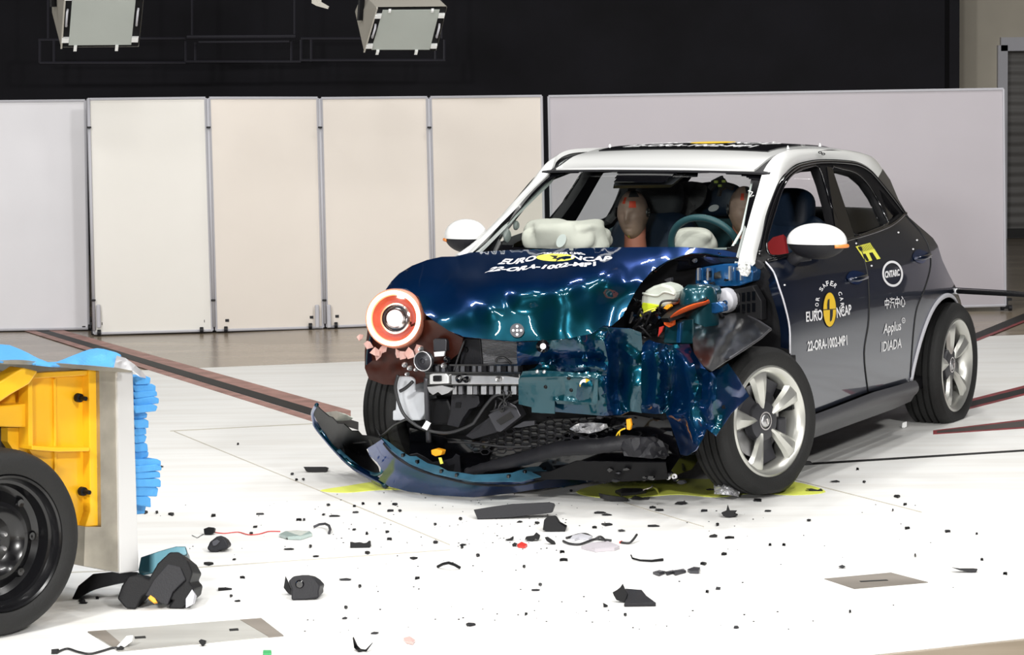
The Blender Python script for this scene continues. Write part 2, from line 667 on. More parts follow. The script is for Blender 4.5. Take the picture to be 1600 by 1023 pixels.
class Sheet:
    """a bent sheet: outline as seen, depth given by control points in a vehicle frame"""
    def __init__(s, fr, ctrl, ridges=(), crump=None, lam=1e-4):
        s.fr = fr
        s.tps = TPS([(c[0], c[1]) for c in ctrl], [fr.t(*c) for c in ctrl], lam)
        s.ridges = ridges
        s.crump = crump

    def t(s, px, py, off=0.0):
        t = s.tps(px, py)
        for ln, amp, wd_ in s.ridges:
            d = seg_dist(px, py, ln)
            if d < wd_:
                k = 1 - d / wd_
                t -= amp * k * k * (3 - 2 * k)
        if s.crump:
            a, sc = s.crump
            t += a * (abs(noise.noise(Vector((px / sc, py / sc, 3.1)))) + 0.5 * abs(noise.noise(Vector((px / sc * 2.3, py / sc * 2.3, 7.7)))))
        return t - off

    def at(s, px, py, off=0.0):
        return s.fr.W(s.fr.O + s.fr.d(px, py) * s.t(px, py, off))

    def mesh(s, outline, step=8, extra_lines=(), g=None, mi=0):
        g = g or G()
        lines = [r[0] for r in s.ridges] + list(extra_lines)
        lines = [l for l in lines if all(pip(p[0], p[1], outline) for p in l)]
        vs, fs = cdt(outline, step, lines=lines)
        return g.add([s.at(*v) for v in vs], fs, mi)


_tc = {}


def text_mesh(body, bold=0.0, font=None, shear=0.0):
    key = (body, bold, shear)
    if key in _tc:
        return _tc[key]
    c = bpy.data.curves.new('t', 'FONT')
    c.body = body
    c.size = 1
    c.offset = bold
    c.shear = shear
    c.resolution_u = 3
    o = bpy.data.objects.new('t', c)
    COL.objects.link(o)
    dg = bpy.context.evaluated_depsgraph_get()
    me = bpy.data.meshes.new_from_object(o.evaluated_get(dg))
    bm = bmesh.new()
    bm.from_mesh(me)
    bmesh.ops.triangulate(bm, faces=bm.faces)
    v = [(q.co.x, q.co.y) for q in bm.verts]
    f = [tuple(q.index for q in fc.verts) for fc in bm.faces]
    bm.free()
    bpy.data.objects.remove(o)
    bpy.data.curves.remove(c)
    bpy.data.meshes.remove(me)
    if not v:
        return [], []
    a = np.array(v)
    lo, hi = a.min(0), a.max(0)
    v = [((x - lo[0]) / (hi[0] - lo[0]), (y - lo[1]) / (hi[1] - lo[1])) for x, y in v]
    _tc[key] = (v, f)
    return v, f


def decal(g, body, quad, fn, mi=0, bold=0.0, shear=0.0):
    """lettering laid into quad (bl, br, tr, tl) in 2D and put on a surface by fn"""
    v, f = text_mesh(body, bold, shear=shear)
    bl, br, tr, tl = [np.array(q, float) for q in quad]
    out = []
    for x, y in v:
        p = (bl * (1 - x) + br * x) * (1 - y) + (tl * (1 - x) + tr * x) * y
        out.append(fn(p[0], p[1]))
    g.add(out, f, mi)


def disc2(c, rx, ry, n=28, a0=0, a1=2 * PI, rin=0.0, rot=0.0):
    """outline polygons of an ellipse / ring sector in 2D -> verts, faces"""
    vs, fs = [], []
    for i in range(n + 1):
        t = a0 + (a1 - a0) * i / n
        for k in (rin, 1.0):
            x, y = math.cos(t) * rx * k, math.sin(t) * ry * k
            vs.append((c[0] + x * math.cos(rot) - y * math.sin(rot), c[1] + x * math.sin(rot) + y * math.cos(rot)))
    for i in range(n):
        fs.append((2 * i, 2 * i + 1, 2 * i + 3, 2 * i + 2))
    return vs, fs

# ================================================================== THE HALL
def poly_floor(name, pts, z, mt, th=0.0, kind='structure', label=None):
    g = G()
    n = len(pts)
    top = [Vector((p[0], p[1], z)) for p in pts]
    if th:
        bot = [Vector((p[0], p[1], z - th)) for p in pts]
        g.add(top + bot, [tuple(range(n)), tuple(range(2 * n - 1, n - 1, -1))] + [(i, n + i, n + (i + 1) % n, (i + 1) % n) for i in range(n)])
    else:
        g.add(top, [tuple(range(n))])
    o = g.build(name, mt)
    if kind: o['kind'] = kind
    return o


def ext(a, b, k0, k1):
    a, b = Vector(a), Vector(b)
    return a - (b - a) * k0, b + (b - a) * k1


fl = G().box((1, 9, -0.104), (34, 44, 0.2)).build('floor', 'bare_floor'); fl['kind'] = 'structure'
a, b = ext(gp(205, 579), gp(1520, 526), 1.2, 1.2)
c, d = ext(gp(1350, 1023), gp(1600, 996), 12, 12)
poly_floor('floor', [a, b, (b.x + 1, 13, 0), d, c, (-10, 5.2, 0)], 0.0, 'floor', 0.0035)

# walls and ceiling of the hall
w = G().box((-14.5, 9, 4.5), (0.3, 44, 9)).build('wall_left', 'curtain'); w['kind'] = 'structure'
w = G().box((17.0, 9, 4.5), (0.3, 44, 9)).build('wall_right', 'bright_wall'); w['kind'] = 'structure'
w = G().box((1, -12, 4.5), (34, 0.3, 9)).build('wall_front', 'bright_wall'); w['kind'] = 'structure'
w = G().box((1, 9, 9.1), (34, 44, 0.2)).build('ceiling', 'curtain'); w['kind'] = 'structure'
xr = wy(1487, 70, 28.0).x
w = G().box(((xr - 14.5) / 2, 28.1, 4.5), (xr + 14.5, 0.2, 9)).build('wall_back', 'curtain'); w['kind'] = 'structure'
g = G()
xe = wy(1562, 70, 28.6).x
zt = wy(1580, 78, 28.6).z
g.box(((xr + xe) / 2, 28.7, 4.5), (xe - xr, 0.2, 9))
g.box(((xe + 17) / 2, 28.7, (9 + zt) / 2), (17 - xe, 0.2, 9 - zt))
w = g.build('wall_back', 'hall_wall'); w['kind'] = 'structure'
# roller door with frame
g = G()
g.box((xe + 0.02, 28.58, zt / 2), (0.10, 0.12, zt + 0.1)); g.box((xe + 2.2, 28.58, zt + 0.06), (4.4, 0.12, 0.14))
dr = empty('door_1', (xe + 2, 28.65, 0)); dr['kind'] = 'structure'
g.build('door_frame', 'panel_edge', dr)
G().box((xe + 2.2, 28.72, zt / 2), (4.3, 0.06, zt)).build('shutter', 'shutter', dr)
G().box((xe + 2.2, 28.64, 0.05), (4.3, 0.05, 0.09)).build('bottom_seal', 'groove', dr)
w = G().box((xr - 0.02, 27.85, 4.5), (0.10, 0.3, 9)).build('trim_1', 'curtain'); w['kind'] = 'structure'

# faint black lighting truss in front of the curtain
Yt = 26.5
tr = empty('lighting_truss', wy(380, 90, Yt) * 1.0)
tag(tr, 'black steel lighting truss hanging in front of the dark curtain', 'truss')


def bar(a, b, r, Y=Yt):
    return [wy(*a, Y), wy(*b, Y)], r


bars = G()
for a, b in [((60, 62), (130, 62)), ((62, 62), (62, 98)), ((62, 98), (130, 98)), ((84, 62), (84, 98)), ((290, 96), (470, 96)),
             ((290, 64), (290, 96)), ((470, 62), (470, 96)), ((486, 62), (486, 96)), ((305, 66), (305, 96)), ((455, 64), (455, 96)),
             ((630, 94), (696, 94)), ((694, 62), (694, 94)), ((680, 62), (680, 94)), ((130, 98), (290, 98)), ((470, 94), (630, 94)),
             ((130, 60), (290, 60)), ((470, 60), (630, 60))]:
    p, r = bar(a, b, 0.014)
    bars.tube(p, r, 6)
bars.build('truss_bars', 'truss', tr)
rail = G()
rail.tube([wy(292, 58, Yt - .2), wy(462, 57, Yt - .2)], 0.02, 8)
rail.tube([wy(310, 66, Yt - .2), wy(452, 65, Yt - .2)], 0.012, 8)
rail.build('top_rail', M['panel_edge'] if False else 'truss', tr)
hang = G()
for px in (75, 300, 460, 690):
    hang.tube([wy(px, 60, Yt), wy(px, -600, Yt)], 0.012, 6)
hang.build('hanger_rod', 'truss', tr)


# ---------------------------------------------------------------- partition panels
def panel(corners, Y, mt, label, posts=(), group=None, feet=(), edge='panel_edge', cat='partition', Y2=None):
    tl, tr_, br, bl = corners
    ys = [Y, Y2 or Y, Y2 or Y, Y]
    P = [wy(c[0], c[1], y) for c, y in zip((tl, tr_, br, bl), ys)]
    base = (P[3] + P[2]) / 2
    root = empty('partition_panel', (base.x, base.y, 0))
    tag(root, label, cat, group)
    back = [p + Vector((0, 0.035, 0)) for p in P]
    G().hexa([P[3], P[2], P[1], P[0]], [back[3], back[2], back[1], back[0]]).build('board', mt, root, bevel=0.004)
    fr = G()
    fw = 0.010
    for p, q in ((P[0], P[3]), (P[1], P[2]), (P[0], P[1]), (P[3], P[2])):
        fr.tube([p + Vector((0, -0.003, 0)), q + Vector((0, -0.003, 0))], fw, 6)
    fr.build('frame', edge, root)
    for fx in feet:
        y = Y if Y2 is None else Y + (Y2 - Y) * (fx - bl[0]) / (br[0] - bl[0])
        zb = wy(fx, bl[1] + (br[1] - bl[1]) * (fx - bl[0]) / (br[0] - bl[0]), y).z
        x = wy(fx, 500, y).x
        f = G()
        f.box((x, y + 0.02, zb * 0.6 + 0.02), (0.03, 0.03, zb * 0.8 + .03))
        f.box((x, y + 0.02, 0.085), (0.09, 0.03, 0.02))
        f.lathe([(0.001, -.012), (0.022, -.012), (0.022, .012), (0.001, .012)], (x - 0.025, y + 0.02, 0.024), (1, 0, 0), 14)
        f.lathe([(0.001, -.012), (0.022, -.012), (0.022, .012), (0.001, .012)], (x + 0.025, y - 0.03, 0.024), (1, 0, 0), 14)
        f.build('caster', 'grey_plastic', root, smooth=40)
    return root, P


pL, _ = panel([(-260, 161), (133, 157), (138.5, 513), (-260, 519)], 20.3, 'lilac',
              'pale lilac free-standing partition panel at the far left edge, behind the yellow trolley', feet=(136,))
c1, P1 = panel([(137, 155), (321, 153), (332, 516), (147, 521)], 19.9, 'cream_pale',
               'leftmost cream partition panel, beside the pale lilac panel', feet=(150, 310), Y2=20.0)
c2, P2 = panel([(327, 153), (496, 153), (505, 511), (338, 516)], 20.0, 'cream',
               'second cream partition panel from the left', feet=(348, 480), Y2=20.2)
c3, P3 = panel([(502, 153.5), (667, 152), (675, 504), (511, 510.5)], 20.2, 'cream',
               'third cream partition panel from the left, behind the glowing headlight', feet=(520, 660), Y2=20.4)
c4, P4 = panel([(672.5, 152), (846, 150), (852, 497), (681, 504)], 20.4, 'cream',
               'rightmost cream partition panel, next to the dark gap and behind the car mirror', feet=(700, 830), Y2=20.7)
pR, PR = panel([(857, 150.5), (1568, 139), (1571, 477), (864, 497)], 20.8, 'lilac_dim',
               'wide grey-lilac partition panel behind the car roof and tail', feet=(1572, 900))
# round hinges / clamps and posts between the cream panels
for root, xs, Y in ((c1, (138, 147), 19.88), (c2, (324.5, 334.5), 19.98), (c3, (499.2, 508), 20.18), (c4, (669.7, 678), 20.38)):
    g = G()
    g.tube([wy(xs[0], 154, Y), wy(xs[1], 516 - (xs[0] - 138) * 0.03, Y)], 0.012, 8)
    g.build('hinge_post', 'panel_edge', root, smooth=True)
    g = G()
    for py in (200, 470):
        px = xs[0] + (xs[1] - xs[0]) * (py - 154) / 362
        g.box(wy(px, py - 1, Y - 0.02), (0.03, 0.02, 0.013))
    g.build('clamp', 'grey_plastic', root)
for root, px, Y in ((c1, 154, 19.85), (c2, 495.5, 20.12), (c3, 514, 20.15)):
    G().box(wy(px, 494, Y), (0.03, 0.03, 0.17)).build('foot_bracket', 'panel_edge', root, bevel=0.008)
# partitions that carry on to the right of the picture
for i, (x, y, a) in enumerate([(7.2, 21.0, -0.1)]):
    root = empty('partition_panel', (x, y, 0), a)
    tag(root, 'grey-lilac partition panel standing beyond the right edge of the picture', 'partition')
    Rm = Matrix.Rotation(a, 3, 'Z')
    G().box((x, y, 0.9), (3.6, 0.04, 1.65), Rm).build('board', 'lilac_dim', root)


# ---------------------------------------------------------------- floor rails, joints, plates
def strip(g, a, b, w0, w1, z, mi=0, a2=None):
    """band on the floor seen from pixel a to b; w is its vertical width in the picture"""
    q = [gp(a[0], a[1] + w0, z), gp(b[0], b[1] + w1, z), gp(b[0], b[1], z), gp(a[0], a[1], z)]
    lo = [Vector((p.x, p.y, z - 0.002)) for p in q]
    g.hexa([q[0], q[1], q[2], q[3]], lo, mi)


M['rail_slot_brown'] = mat('dark_rail_slot', (.06, .05, .045), .6)


def floor_rail(name, label, bands):
    root = None
    for i, (a, b, w0, w1, z, mt, pn) in enumerate(bands):
        g = G()
        strip(g, a, b, w0, w1, z)
        if root is None:
            c = gp((a[0] + b[0]) / 2, (a[1] + b[1]) / 2)
            root = empty(name, (c.x, c.y, 0))
            tag(root, label, 'floor rail')
        g.build(pn, mt, root)
    return root


floor_rail('floor_rail', 'long pink-edged floor rail with black slot, running from the left panels to the torn bumper',
           [((-40, 477), (548, 641), 5, 18, 0.002, 'floor_rail_pale', 'edge_strip'), ((-40, 482), (560, 659), 5, 12, 0.003, 'groove', 'slot'),
            ((-40, 487), (530, 663), 5, 8, 0.002, 'floor_rail_pale', 'edge_strip')])
floor_rail('floor_rail', 'dark red floor rail behind the rear wheel, under the panel foot at right',
           [((1400, 571), (1640, 473), 9, 11, 0.002, 'groove', 'slot'), ((1400, 579), (1640, 484), 4, 3, 0.003, 'floor_rail', 'edge_strip')])
floor_rail('floor_rail', 'bright red-edged floor rail touching the rear tyre at right',
           [((1445, 641), (1640, 592), 15, 15, 0.002, 'floor_rail', 'edge_strip'), ((1445, 645), (1640, 596), 8, 8, 0.003, 'groove', 'slot')])
floor_rail('floor_rail', 'short dark floor rail with thin red edges, in front of the rear tyre at right',
           [((1458, 672), (1640, 650), 6, 16, 0.002, 'floor_rail', 'edge_strip'), ((1464, 673), (1640, 652.5), 3, 11, 0.003, 'rail_slot_brown', 'slot')])
g = G(); strip(g, (1180, 728), (1640, 699.5), 3, 2.6, 0.002)
tag(g.build('floor_slot', 'groove'), 'thin black slot in the white floor beside the front tyre, running right', 'slot')
jm = mat('joint_line', (0.50, 0.47, 0.40), 0.7)
for i, (a, b, wdt) in enumerate([((272, 673), (500, 766), 1.1), ((500, 766), (703, 850), 1.4), ((266, 672.5), (490, 661), 1.0),
                                 ((-20, 898), (300, 886), 1.2), ((300, 886), (703, 858), 1.2), ((1215, 742), (1440, 799), 1.3),
                                 ((975, 784), (1100, 822), 1.0)]):
    g = G(); strip(g, a, b, wdt, wdt, 0.0012)
    o = g.build('trim_%d' % (i + 2), jm); o['kind'] = 'structure'


def flat_plate(name, pts, mt, label, cat, z=0.004):
    n = len(pts)
    top = [gp(*p, z) for p in pts]
    lo = [Vector((p.x, p.y, 0.0005)) for p in top]
    g = G().add(top + lo, [tuple(range(n)), tuple(range(2 * n - 1, n - 1, -1))] + [(i, n + i, n + (i + 1) % n, (i + 1) % n) for i in range(n)])
    return tag(g.build(name, mt), label, cat)


hp = empty('floor_hatch', gp(1370, 906)); tag(hp, 'small brown-grey steel hatch set in the white floor at lower right', 'floor hatch')
for pts, mt, nm, z in (([(1288, 903.5), (1392, 894), (1450, 909), (1335, 919)], 'plate_brown', 'cover', 0.003),
                       ([(1343, 907.2), (1385, 905), (1388, 906.2), (1345, 908.6)], 'groove', 'handle_slot', 0.0045)):
    top = [gp(*p, z) for p in pts]; lo = [Vector((p.x, p.y, 0.0005)) for p in top]
    G().hexa(top[::-1], lo[::-1]).build(nm, mt, hp)
hp = empty('floor_hatch', gp(290, 985)); tag(hp, 'long grey steel floor hatch at lower left, in front of the big trolley wheel', 'floor hatch')
for pts, mt, nm, z in (([(137, 986), (408, 965), (443, 992), (185, 1017)], 'plate', 'cover', 0.003),
                       ([(137, 986), (165, 984), (190, 1005), (180, 1012)], 'plate_brown', 'recess', 0.0045),
                       ([(375, 967.5), (408, 965), (443, 992), (420, 994)], 'plate_brown', 'recess', 0.0045),
                       ([(210, 994), (227, 993), (228, 996), (211, 997)], 'groove', 'slot', 0.0047),
                       ([(358, 982), (372, 981), (373, 984), (359, 985)], 'groove', 'slot', 0.0047)):
    top = [gp(*p, z) for p in pts]; lo = [Vector((p.x, p.y, 0.0005)) for p in top]
    G().hexa(top[::-1], lo[::-1]).build(nm, mt, hp)


# ---------------------------------------------------------------- hanging floodlights
def floodlight(face, left_back, top_back, Y, label, depth=0.42):
    """face: four corners in the picture tl, tr, br, bl"""
    tl, tr_, br, bl = [wy(p[0], p[1], y) for p, y in zip(face, (Y, Y, Y + .25, Y + .25))]
    lb = [wy(p[0], p[1], Y + depth) for p in left_back]          # hidden corners on the left side: top, middle
    root = empty('floodlight', ((tl + br) / 2))
    tag(root, label, 'lamp')
    rgt = (tr_ - tl)
    B0, B1 = lb[0], lb[1]
    g = G()
    v = [tl, tr_, br, bl, B0, B0 + rgt, B1, B1 + rgt]
    g.add(v, [(0, 4, 6, 3), (1, 2, 7, 5), (0, 1, 5, 4), (3, 6, 7, 2), (4, 5, 7, 6)])
    g.build('housing', 'lamp_case', root, bevel=0.006)

    def q(u, w_, o=0.0):
        p = (tl * (1 - u) + tr_ * u) * (1 - w_) + (bl * (1 - u) + br * u) * w_
        nrm = (tr_ - tl).cross(bl - tl).normalized()
        if nrm.y > 0: nrm = -nrm
        return p + nrm * o

    def slab(u0, w0, u1, w1, o0, o1):
        return G().hexa([q(u0, w1, o1), q(u1, w1, o1), q(u1, w0, o1), q(u0, w0, o1)], [q(u0, w1, o0), q(u1, w1, o0), q(u1, w0, o0), q(u0, w0, o0)])
    slab(0.02, 0.02, 0.99, 0.985, 0.001, 0.006).build('bezel', 'black', root)
    slab(0.10, 0.05, 0.90, 0.95, 0.006, 0.014).build('lens', 'lamp_glass', root)
    slab(0.0, 0.0, 0.022, 1.0, 0.0, 0.02).build('edge_strip', 'lamp_case', root)
    for u0, w0, u1, w1 in ((0.01, .13, .10, .20), (.90, .13, .985, .20), (.01, .82, .10, .89), (.90, .82, .985, .89),
                           (.17, .95, .21, 1.03), (.70, .95, .74, 1.03), (.18, .03, .215, .07), (.78, .03, .815, .07)):
        slab(u0, w0, u1, w1, 0.006, 0.03).build('clip', 'white', root)
    for u in (.055, .945):
        G().tube([q(u, .36, .015), q(u, .38, .045), q(u, .60, .045), q(u, .62, .015)], 0.008, 8).build('handle', 'panel_edge', root, smooth=True)
    # yoke arm on the side and drop pipe
    m_ = (tl + B0) / 2
    g = G()
    s0 = (tl * .25 + bl * .35 + B0 * .2 + B1 * .2)
    g.tube([s0 + Vector((-.03, 0, 0)), m_ + Vector((-.03, 0, 0.25)), m_ + Vector((-.03, 0.1, 0.6))], 0.03, 8, flat=0.4)
    g.tube([m_ + Vector((-.03, 0.1, 0.6)), m_ + rgt + Vector((.03, 0.1, 0.6)), m_ + rgt + Vector((.03, 0, 0.0))], 0.03, 8)
    g.build('yoke', 'black', root)
    G().tube([m_ + rgt * .5 + Vector((0, 0.1, 0.6)), Vector((m_.x + rgt.x * .5, m_.y + .1, 9.0))], 0.03, 8).build('drop_pipe', 'black', root)
    return root


floodlight([(102, -22), (227, -24), (217, 73), (95, 74)], [(78, -70), (81, 20)], None, 18.6,
           'cream hanging floodlight at upper left with a frosted glass face')
floodlight([(588, 11), (699, 10), (682, 79), (568, 79)], [(566, -12), (554, 18)], None, 18.6,
           'cream hanging floodlight at top centre with a frosted glass face')
g = G()
p0 = [wy(x, y, 18.6) for x, y in ((487, -12), (500, -12), (502, 3), (514, 10), (512, 14), (494, 9), (487, 5))]
n = len(p0)
g.add(p0 + [p + Vector((0, .05, 0)) for p in p0], [tuple(range(n)), tuple(range(2 * n - 1, n - 1, -1))] + [(i, n + i, n + (i + 1) % n, (i + 1) % n) for i in range(n)])
br_ = empty('lamp_bracket', wy(500, 0, 18.6)); tag(br_, 'small bent cream bracket hanging at the top edge, left of the centre floodlight', 'bracket')
g.build('hook', 'lamp_case', br_)
G().tube([wy(493, -10, 18.62), Vector((wy(493, -10, 18.62).x, 18.62, 9))], 0.012, 6).build('drop_rod', 'black', br_)

# ================================================================== THE CRASHED CAR
car = empty('crashed_car', CAR.W(-1.3, 0, 0), CAR.az)
tag(car, 'crashed dark blue hatchback with white roof, its front left corner torn open', 'car')
C = CAR.W


def ip(x, xs, ys):
    return float(np.interp(x, xs, ys))


_SZ = np.linspace(.0, 1.7, 171)
_SY = np.interp(_SZ, [.15, .3, .5, .7, .85, .95, 1.05, 1.15, 1.3, 1.42, 1.5], [.84, .875, .90, .915, .908, .885, .825, .765, .69, .63, .57])
_SY = np.convolve(np.pad(_SY, 8, mode='edge'), np.hanning(17) / np.hanning(17).sum(), mode='valid')


def S(x, z):
    y = float(np.interp(z, _SZ, _SY))
    if x < -2.2:
        u = -2.2 - x
        y -= 0.10 * u * u if u < 1 else 0.10 + 0.2 * (u - 1)
        y -= 0.30 * u * max(0, z - 1.0)
    if x > -.5:
        y -= .12 * (x + .5) ** 2
    if x > -.95 and z > .98:
        y -= .085 * min(1, (x + .95) / .45) * min(1, (z - .98) / .09)
    return y


def side3(px, py, off=0.0):
    y = .85
    p = None
    for _ in range(60):
        p = CAR.pl(px, py, 'y', y)
        y += (S(p[0], p[2]) - y) * .5
    return np.array([p[0], S(p[0], p[2]) + off, p[2]])


_sc = {}


def side(px, py, off=0.0):
    return CAR.W(side3(px, py, off))


def mirg(g):
    h = G()
    for v in g.v:
        l = CAR.loc(v)
        h.v.append(C(l[0], -l[1], l[2]))
    h.f = [tuple(reversed(f)) for f in g.f]
    h.m = list(g.m)
    return h


def side_panel(outline, step=9, off=0.0, holes=()):
    vs, fs = cdt(outline, step, lines=[list(h) + [h[0]] for h in holes], jitter=0.0)
    keep = []
    for f in fs:
        cx_ = sum(vs[i][0] for i in f) / 3; cy_ = sum(vs[i][1] for i in f) / 3
        if not any(pip(cx_, cy_, h) for h in holes):
            keep.append(f)
    return G().add([side(x, y, off) for x, y in vs], [tuple(reversed(f)) for f in keep])


DOORF = [(1197, 409), (1210, 425), (1219, 450), (1227, 475), (1235, 512), (1236, 556), (1240, 604), (1243, 656)]
SEAM1 = [(1338, 373), (1350, 405), (1356.5, 440), (1357, 500), (1350, 552), (1356, 612)]
SEAM2 = [(1413, 334), (1438, 362), (1451, 385), (1454, 415), (1445, 450), (1433, 480), (1428, 510), (1424, 560), (1422, 595)]
SEAM1s, SEAM2s, DOORFs = spline(SEAM1, 5), spline(SEAM2, 4), spline(DOORF, 4)
SIL = [(1378, 262), (1391, 281), (1404, 312), (1420, 339), (1436, 353), (1449, 364), (1458, 372), (1465, 383), (1472.6, 407), (1482, 427), (1493, 447.6), (1501, 469.5), (1504.3, 485), (1504.6, 516), (1502.5, 540)]
ARCH = spline([(1422, 595), (1427, 570), (1436, 535), (1446, 505), (1457, 481), (1469, 466), (1481, 461), (1491, 468), (1497, 485), (1500.5, 510), (1501, 535), (1499, 553)], 4)
BELT1 = [(1338, 373), (1300, 384), (1250, 397), (1197, 409)]
BELT2 = [(1413, 334), (1400, 347), (1385, 357), (1360, 366), (1338, 373)]
front_door_o = DOORFs + [(1300, 634)] + SEAM1s[::-1] + BELT1[1:-1]
rear_door_o = SEAM1s + [(1390, 606)] + SEAM2s[::-1] + BELT2[1:-1]
quarter_o = SEAM2s + ARCH[1:] + SIL[::-1] + [(1371, 277), (1395, 310)]
# painted side panels, then the same mirrored for the far side
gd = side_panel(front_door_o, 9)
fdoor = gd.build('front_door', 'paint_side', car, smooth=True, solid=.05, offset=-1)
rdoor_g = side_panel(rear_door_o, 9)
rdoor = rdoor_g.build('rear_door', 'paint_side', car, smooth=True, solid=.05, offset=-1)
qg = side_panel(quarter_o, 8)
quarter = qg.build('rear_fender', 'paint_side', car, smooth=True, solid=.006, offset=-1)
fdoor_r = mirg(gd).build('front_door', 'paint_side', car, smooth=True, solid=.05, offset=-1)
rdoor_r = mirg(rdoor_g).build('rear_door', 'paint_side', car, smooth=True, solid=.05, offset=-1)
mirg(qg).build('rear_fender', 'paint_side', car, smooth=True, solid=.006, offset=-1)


def seam_line(pts, nm, par, r=.0032, mt='groove', off=.001, n=6, mirror=False):
    g = G().tube([side(x, y, off) for x, y in pts], r, n)
    g.build(nm, mt, par, smooth=True)


seam_line(SEAM1s, 'door_seal', fdoor, .004)
seam_line(SEAM2s, 'door_seal', rdoor, .0035)
seam_line(DOORFs[:22], 'door_edge', fdoor, .0045, 'panel_edge', -.004)
# tail
U = [side3(*p) for p in SIL]
tg = G()
nn = len(U) - 1


def tail(u, v):
    k = v * nn
    i = min(int(k), nn - 1)
    p = U[i] * (1 - (k - i)) + U[i + 1] * (k - i)
    s = 2 * u - 1
    return C(p[0] - .26 * (1 - abs(s) ** 2.6), p[1] * s, p[2])


def rw(u, v):
    return abs((2 * u - 1) / .84) ** 6 + abs((v - .175) / .145) ** 6 < 1


tg.grid(tail, 48, 84, mask=lambda u, v: not rw(u, v))
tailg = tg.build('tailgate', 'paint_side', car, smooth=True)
G().grid(tail, 48, 84, mask=rw).build('rear_window', 'clear', tailg, smooth=True)
low = U[-1]
G().box(C(low[0] + .02, 0, .36), (1.3, .35, .36), Matrix.Rotation(CAR.az + PI / 2, 3, 'Z')).build('rear_bumper', 'black', car, bevel=.05)

# roof ------------------------------------------------------------
RX = [-2.78, -2.6, -2.35, -2.1, -1.8, -1.5, -1.3, -1.15, -1.0, -.88]
RZ = [1.345, 1.425, 1.490, 1.518, 1.530, 1.530, 1.521, 1.506, 1.478, 1.447]
EX = [-2.78, -2.6, -2.35, -2.07, -1.75, -1.4, -1.1, -.9]
EZ = [1.325, 1.385, 1.45, 1.49, 1.515, 1.513, 1.488, 1.432]


def smooth_ip(x, xs, ys):
    return (ip(x - .05, xs, ys) + 2 * ip(x, xs, ys) + ip(x + .05, xs, ys)) / 4


def roofz(x, y):
    zc, ze = smooth_ip(x, RX, RZ), smooth_ip(x, EX, EZ)
    return zc - (zc - ze) * (abs(y) / .55) ** 2.2


def roofp(u, v, w=.522, dz=0.0, x0=-.9, x1=-2.72):
    s = 2 * u - 1
    xf = x0 + (.07 * (1 - s * s) if x0 > -1 else 0)
    x = xf + (x1 - xf) * v
    ww = w * (1 - .10 * max(0, (v - .6) / .4) ** 2)
    y = s * ww
    return C(x, y, roofz(x, y) + dz)


G().grid(lambda u, v: roofp(u, v), 24, 36).build('roof', 'white', car, smooth=True, solid=.012, offset=-1)
G().grid(lambda u, v: roofp(u, v, .600, -.010, x1=-2.66), 24, 30).build('roof_gutter', 'grey_plastic', car, smooth=True, solid=.01, offset=-1)
sun = G().grid(lambda u, v: roofp(u, v, .455, .006, -1.26 + 0 * u, -2.3), 20, 20).build('sunroof', 'gloss_black', car, smooth=True, solid=.008, offset=-1)


def roofdec(x, y):
    return C(x, y, roofz(x, y) + .009)


g = G()
decal(g, '22-ORA-1002-MP1', [(-1.34, -.36), (-1.34, .33), (-1.46, .33), (-1.46, -.36)], roofdec, bold=.03)
decal(g, 'EURO', [(-1.55, -.36), (-1.55, -.12), (-1.72, -.12), (-1.72, -.36)], roofdec, bold=.02)
decal(g, 'NCAP', [(-1.55, .12), (-1.55, .36), (-1.72, .36), (-1.72, .12)], roofdec, bold=.02)
g.build('lettering', 'white_mark', sun)
v, f = disc2((-1.66, 0), .15, .11)
G().add([roofdec(*p) for p in v], f).build('round_emblem', 'yellow_mark', sun)
v, f = disc2((-1.66, 0), .0, .0)
# antenna fin and small roof targets
fin = G()
b0 = roofz(-2.42, 0)
prof = [(-2.60, .0), (-2.585, .035), (-2.55, .068), (-2.53, .078), (-2.505, .07), (-2.46, .035), (-2.40, .008), (-2.34, 0)]
L_ = [C(x, .022 * (1 - h / .09), roofz(x, 0) - .012 + h * 1.05) for x, h in prof]
R_ = [C(x, -.022 * (1 - h / .09), roofz(x, 0) - .012 + h * 1.05) for x, h in prof]
n = len(prof)
fin.add(L_ + R_, [tuple(range(n)), tuple(range(2 * n - 1, n - 1, -1))] + [(i, n + i, n + i + 1, i + 1) for i in range(n - 1)])
fin.build('antenna_fin', 'white', car, bevel=.003)
for px, py in ((953, 231), (1231, 229), (1281, 231)):
    p = CAR.pl(px, py, 'y', -.5 if px < 1000 else .5)
    G().box(C(p[0], p[1], roofz(p[0], p[1]) + .01), (.012, .02, .016), taper=.4).build('roof_target', 'white', car)

# white A pillar and cant rail --------------------------------------
UPc = [(1153, 412, .70), (1160, 382, .672), (1172, 337, .63), (1183.5, 298, .59), (1192, 269, .56), (1205, 249, .572), (1219, 239, .578), (1238, 234, .58),
       (1277, 232, .58), (1320, 234, .58), (1355.5, 241.5, .57), (1371, 251, .565), (1378, 261, .575)]
LOc = [(1178.6, 411.6), (1181.5, 396), (1189, 366.6), (1195, 337), (1205, 308), (1215, 284.5), (1226.5, 269), (1242, 257), (1258, 252),
       (1277, 249), (1306.6, 249), (1336, 252), (1355.5, 261), (1371, 277)]
up3 = [tuple(CAR.pl(a, b, 'y', y)) for a, b, y in UPc]
lo3 = [tuple(side3(a, b, .004)) for a, b in LOc]
# the A pillar is matched by height, the roof rail by distance along the car
up3, lo3 = spline(up3, 8), spline(lo3, 8)


def arc(pts, n):
    P_ = np.array(pts)
    L = np.concatenate([[0], np.cumsum(np.linalg.norm(np.diff(P_, axis=0), axis=1))])
    t = np.linspace(0, L[-1], n)
    return np.stack([np.interp(t, L, P_[:, k]) for k in range(3)], 1)


NA = 70
ua, la = arc(up3, NA), arc(lo3, NA)


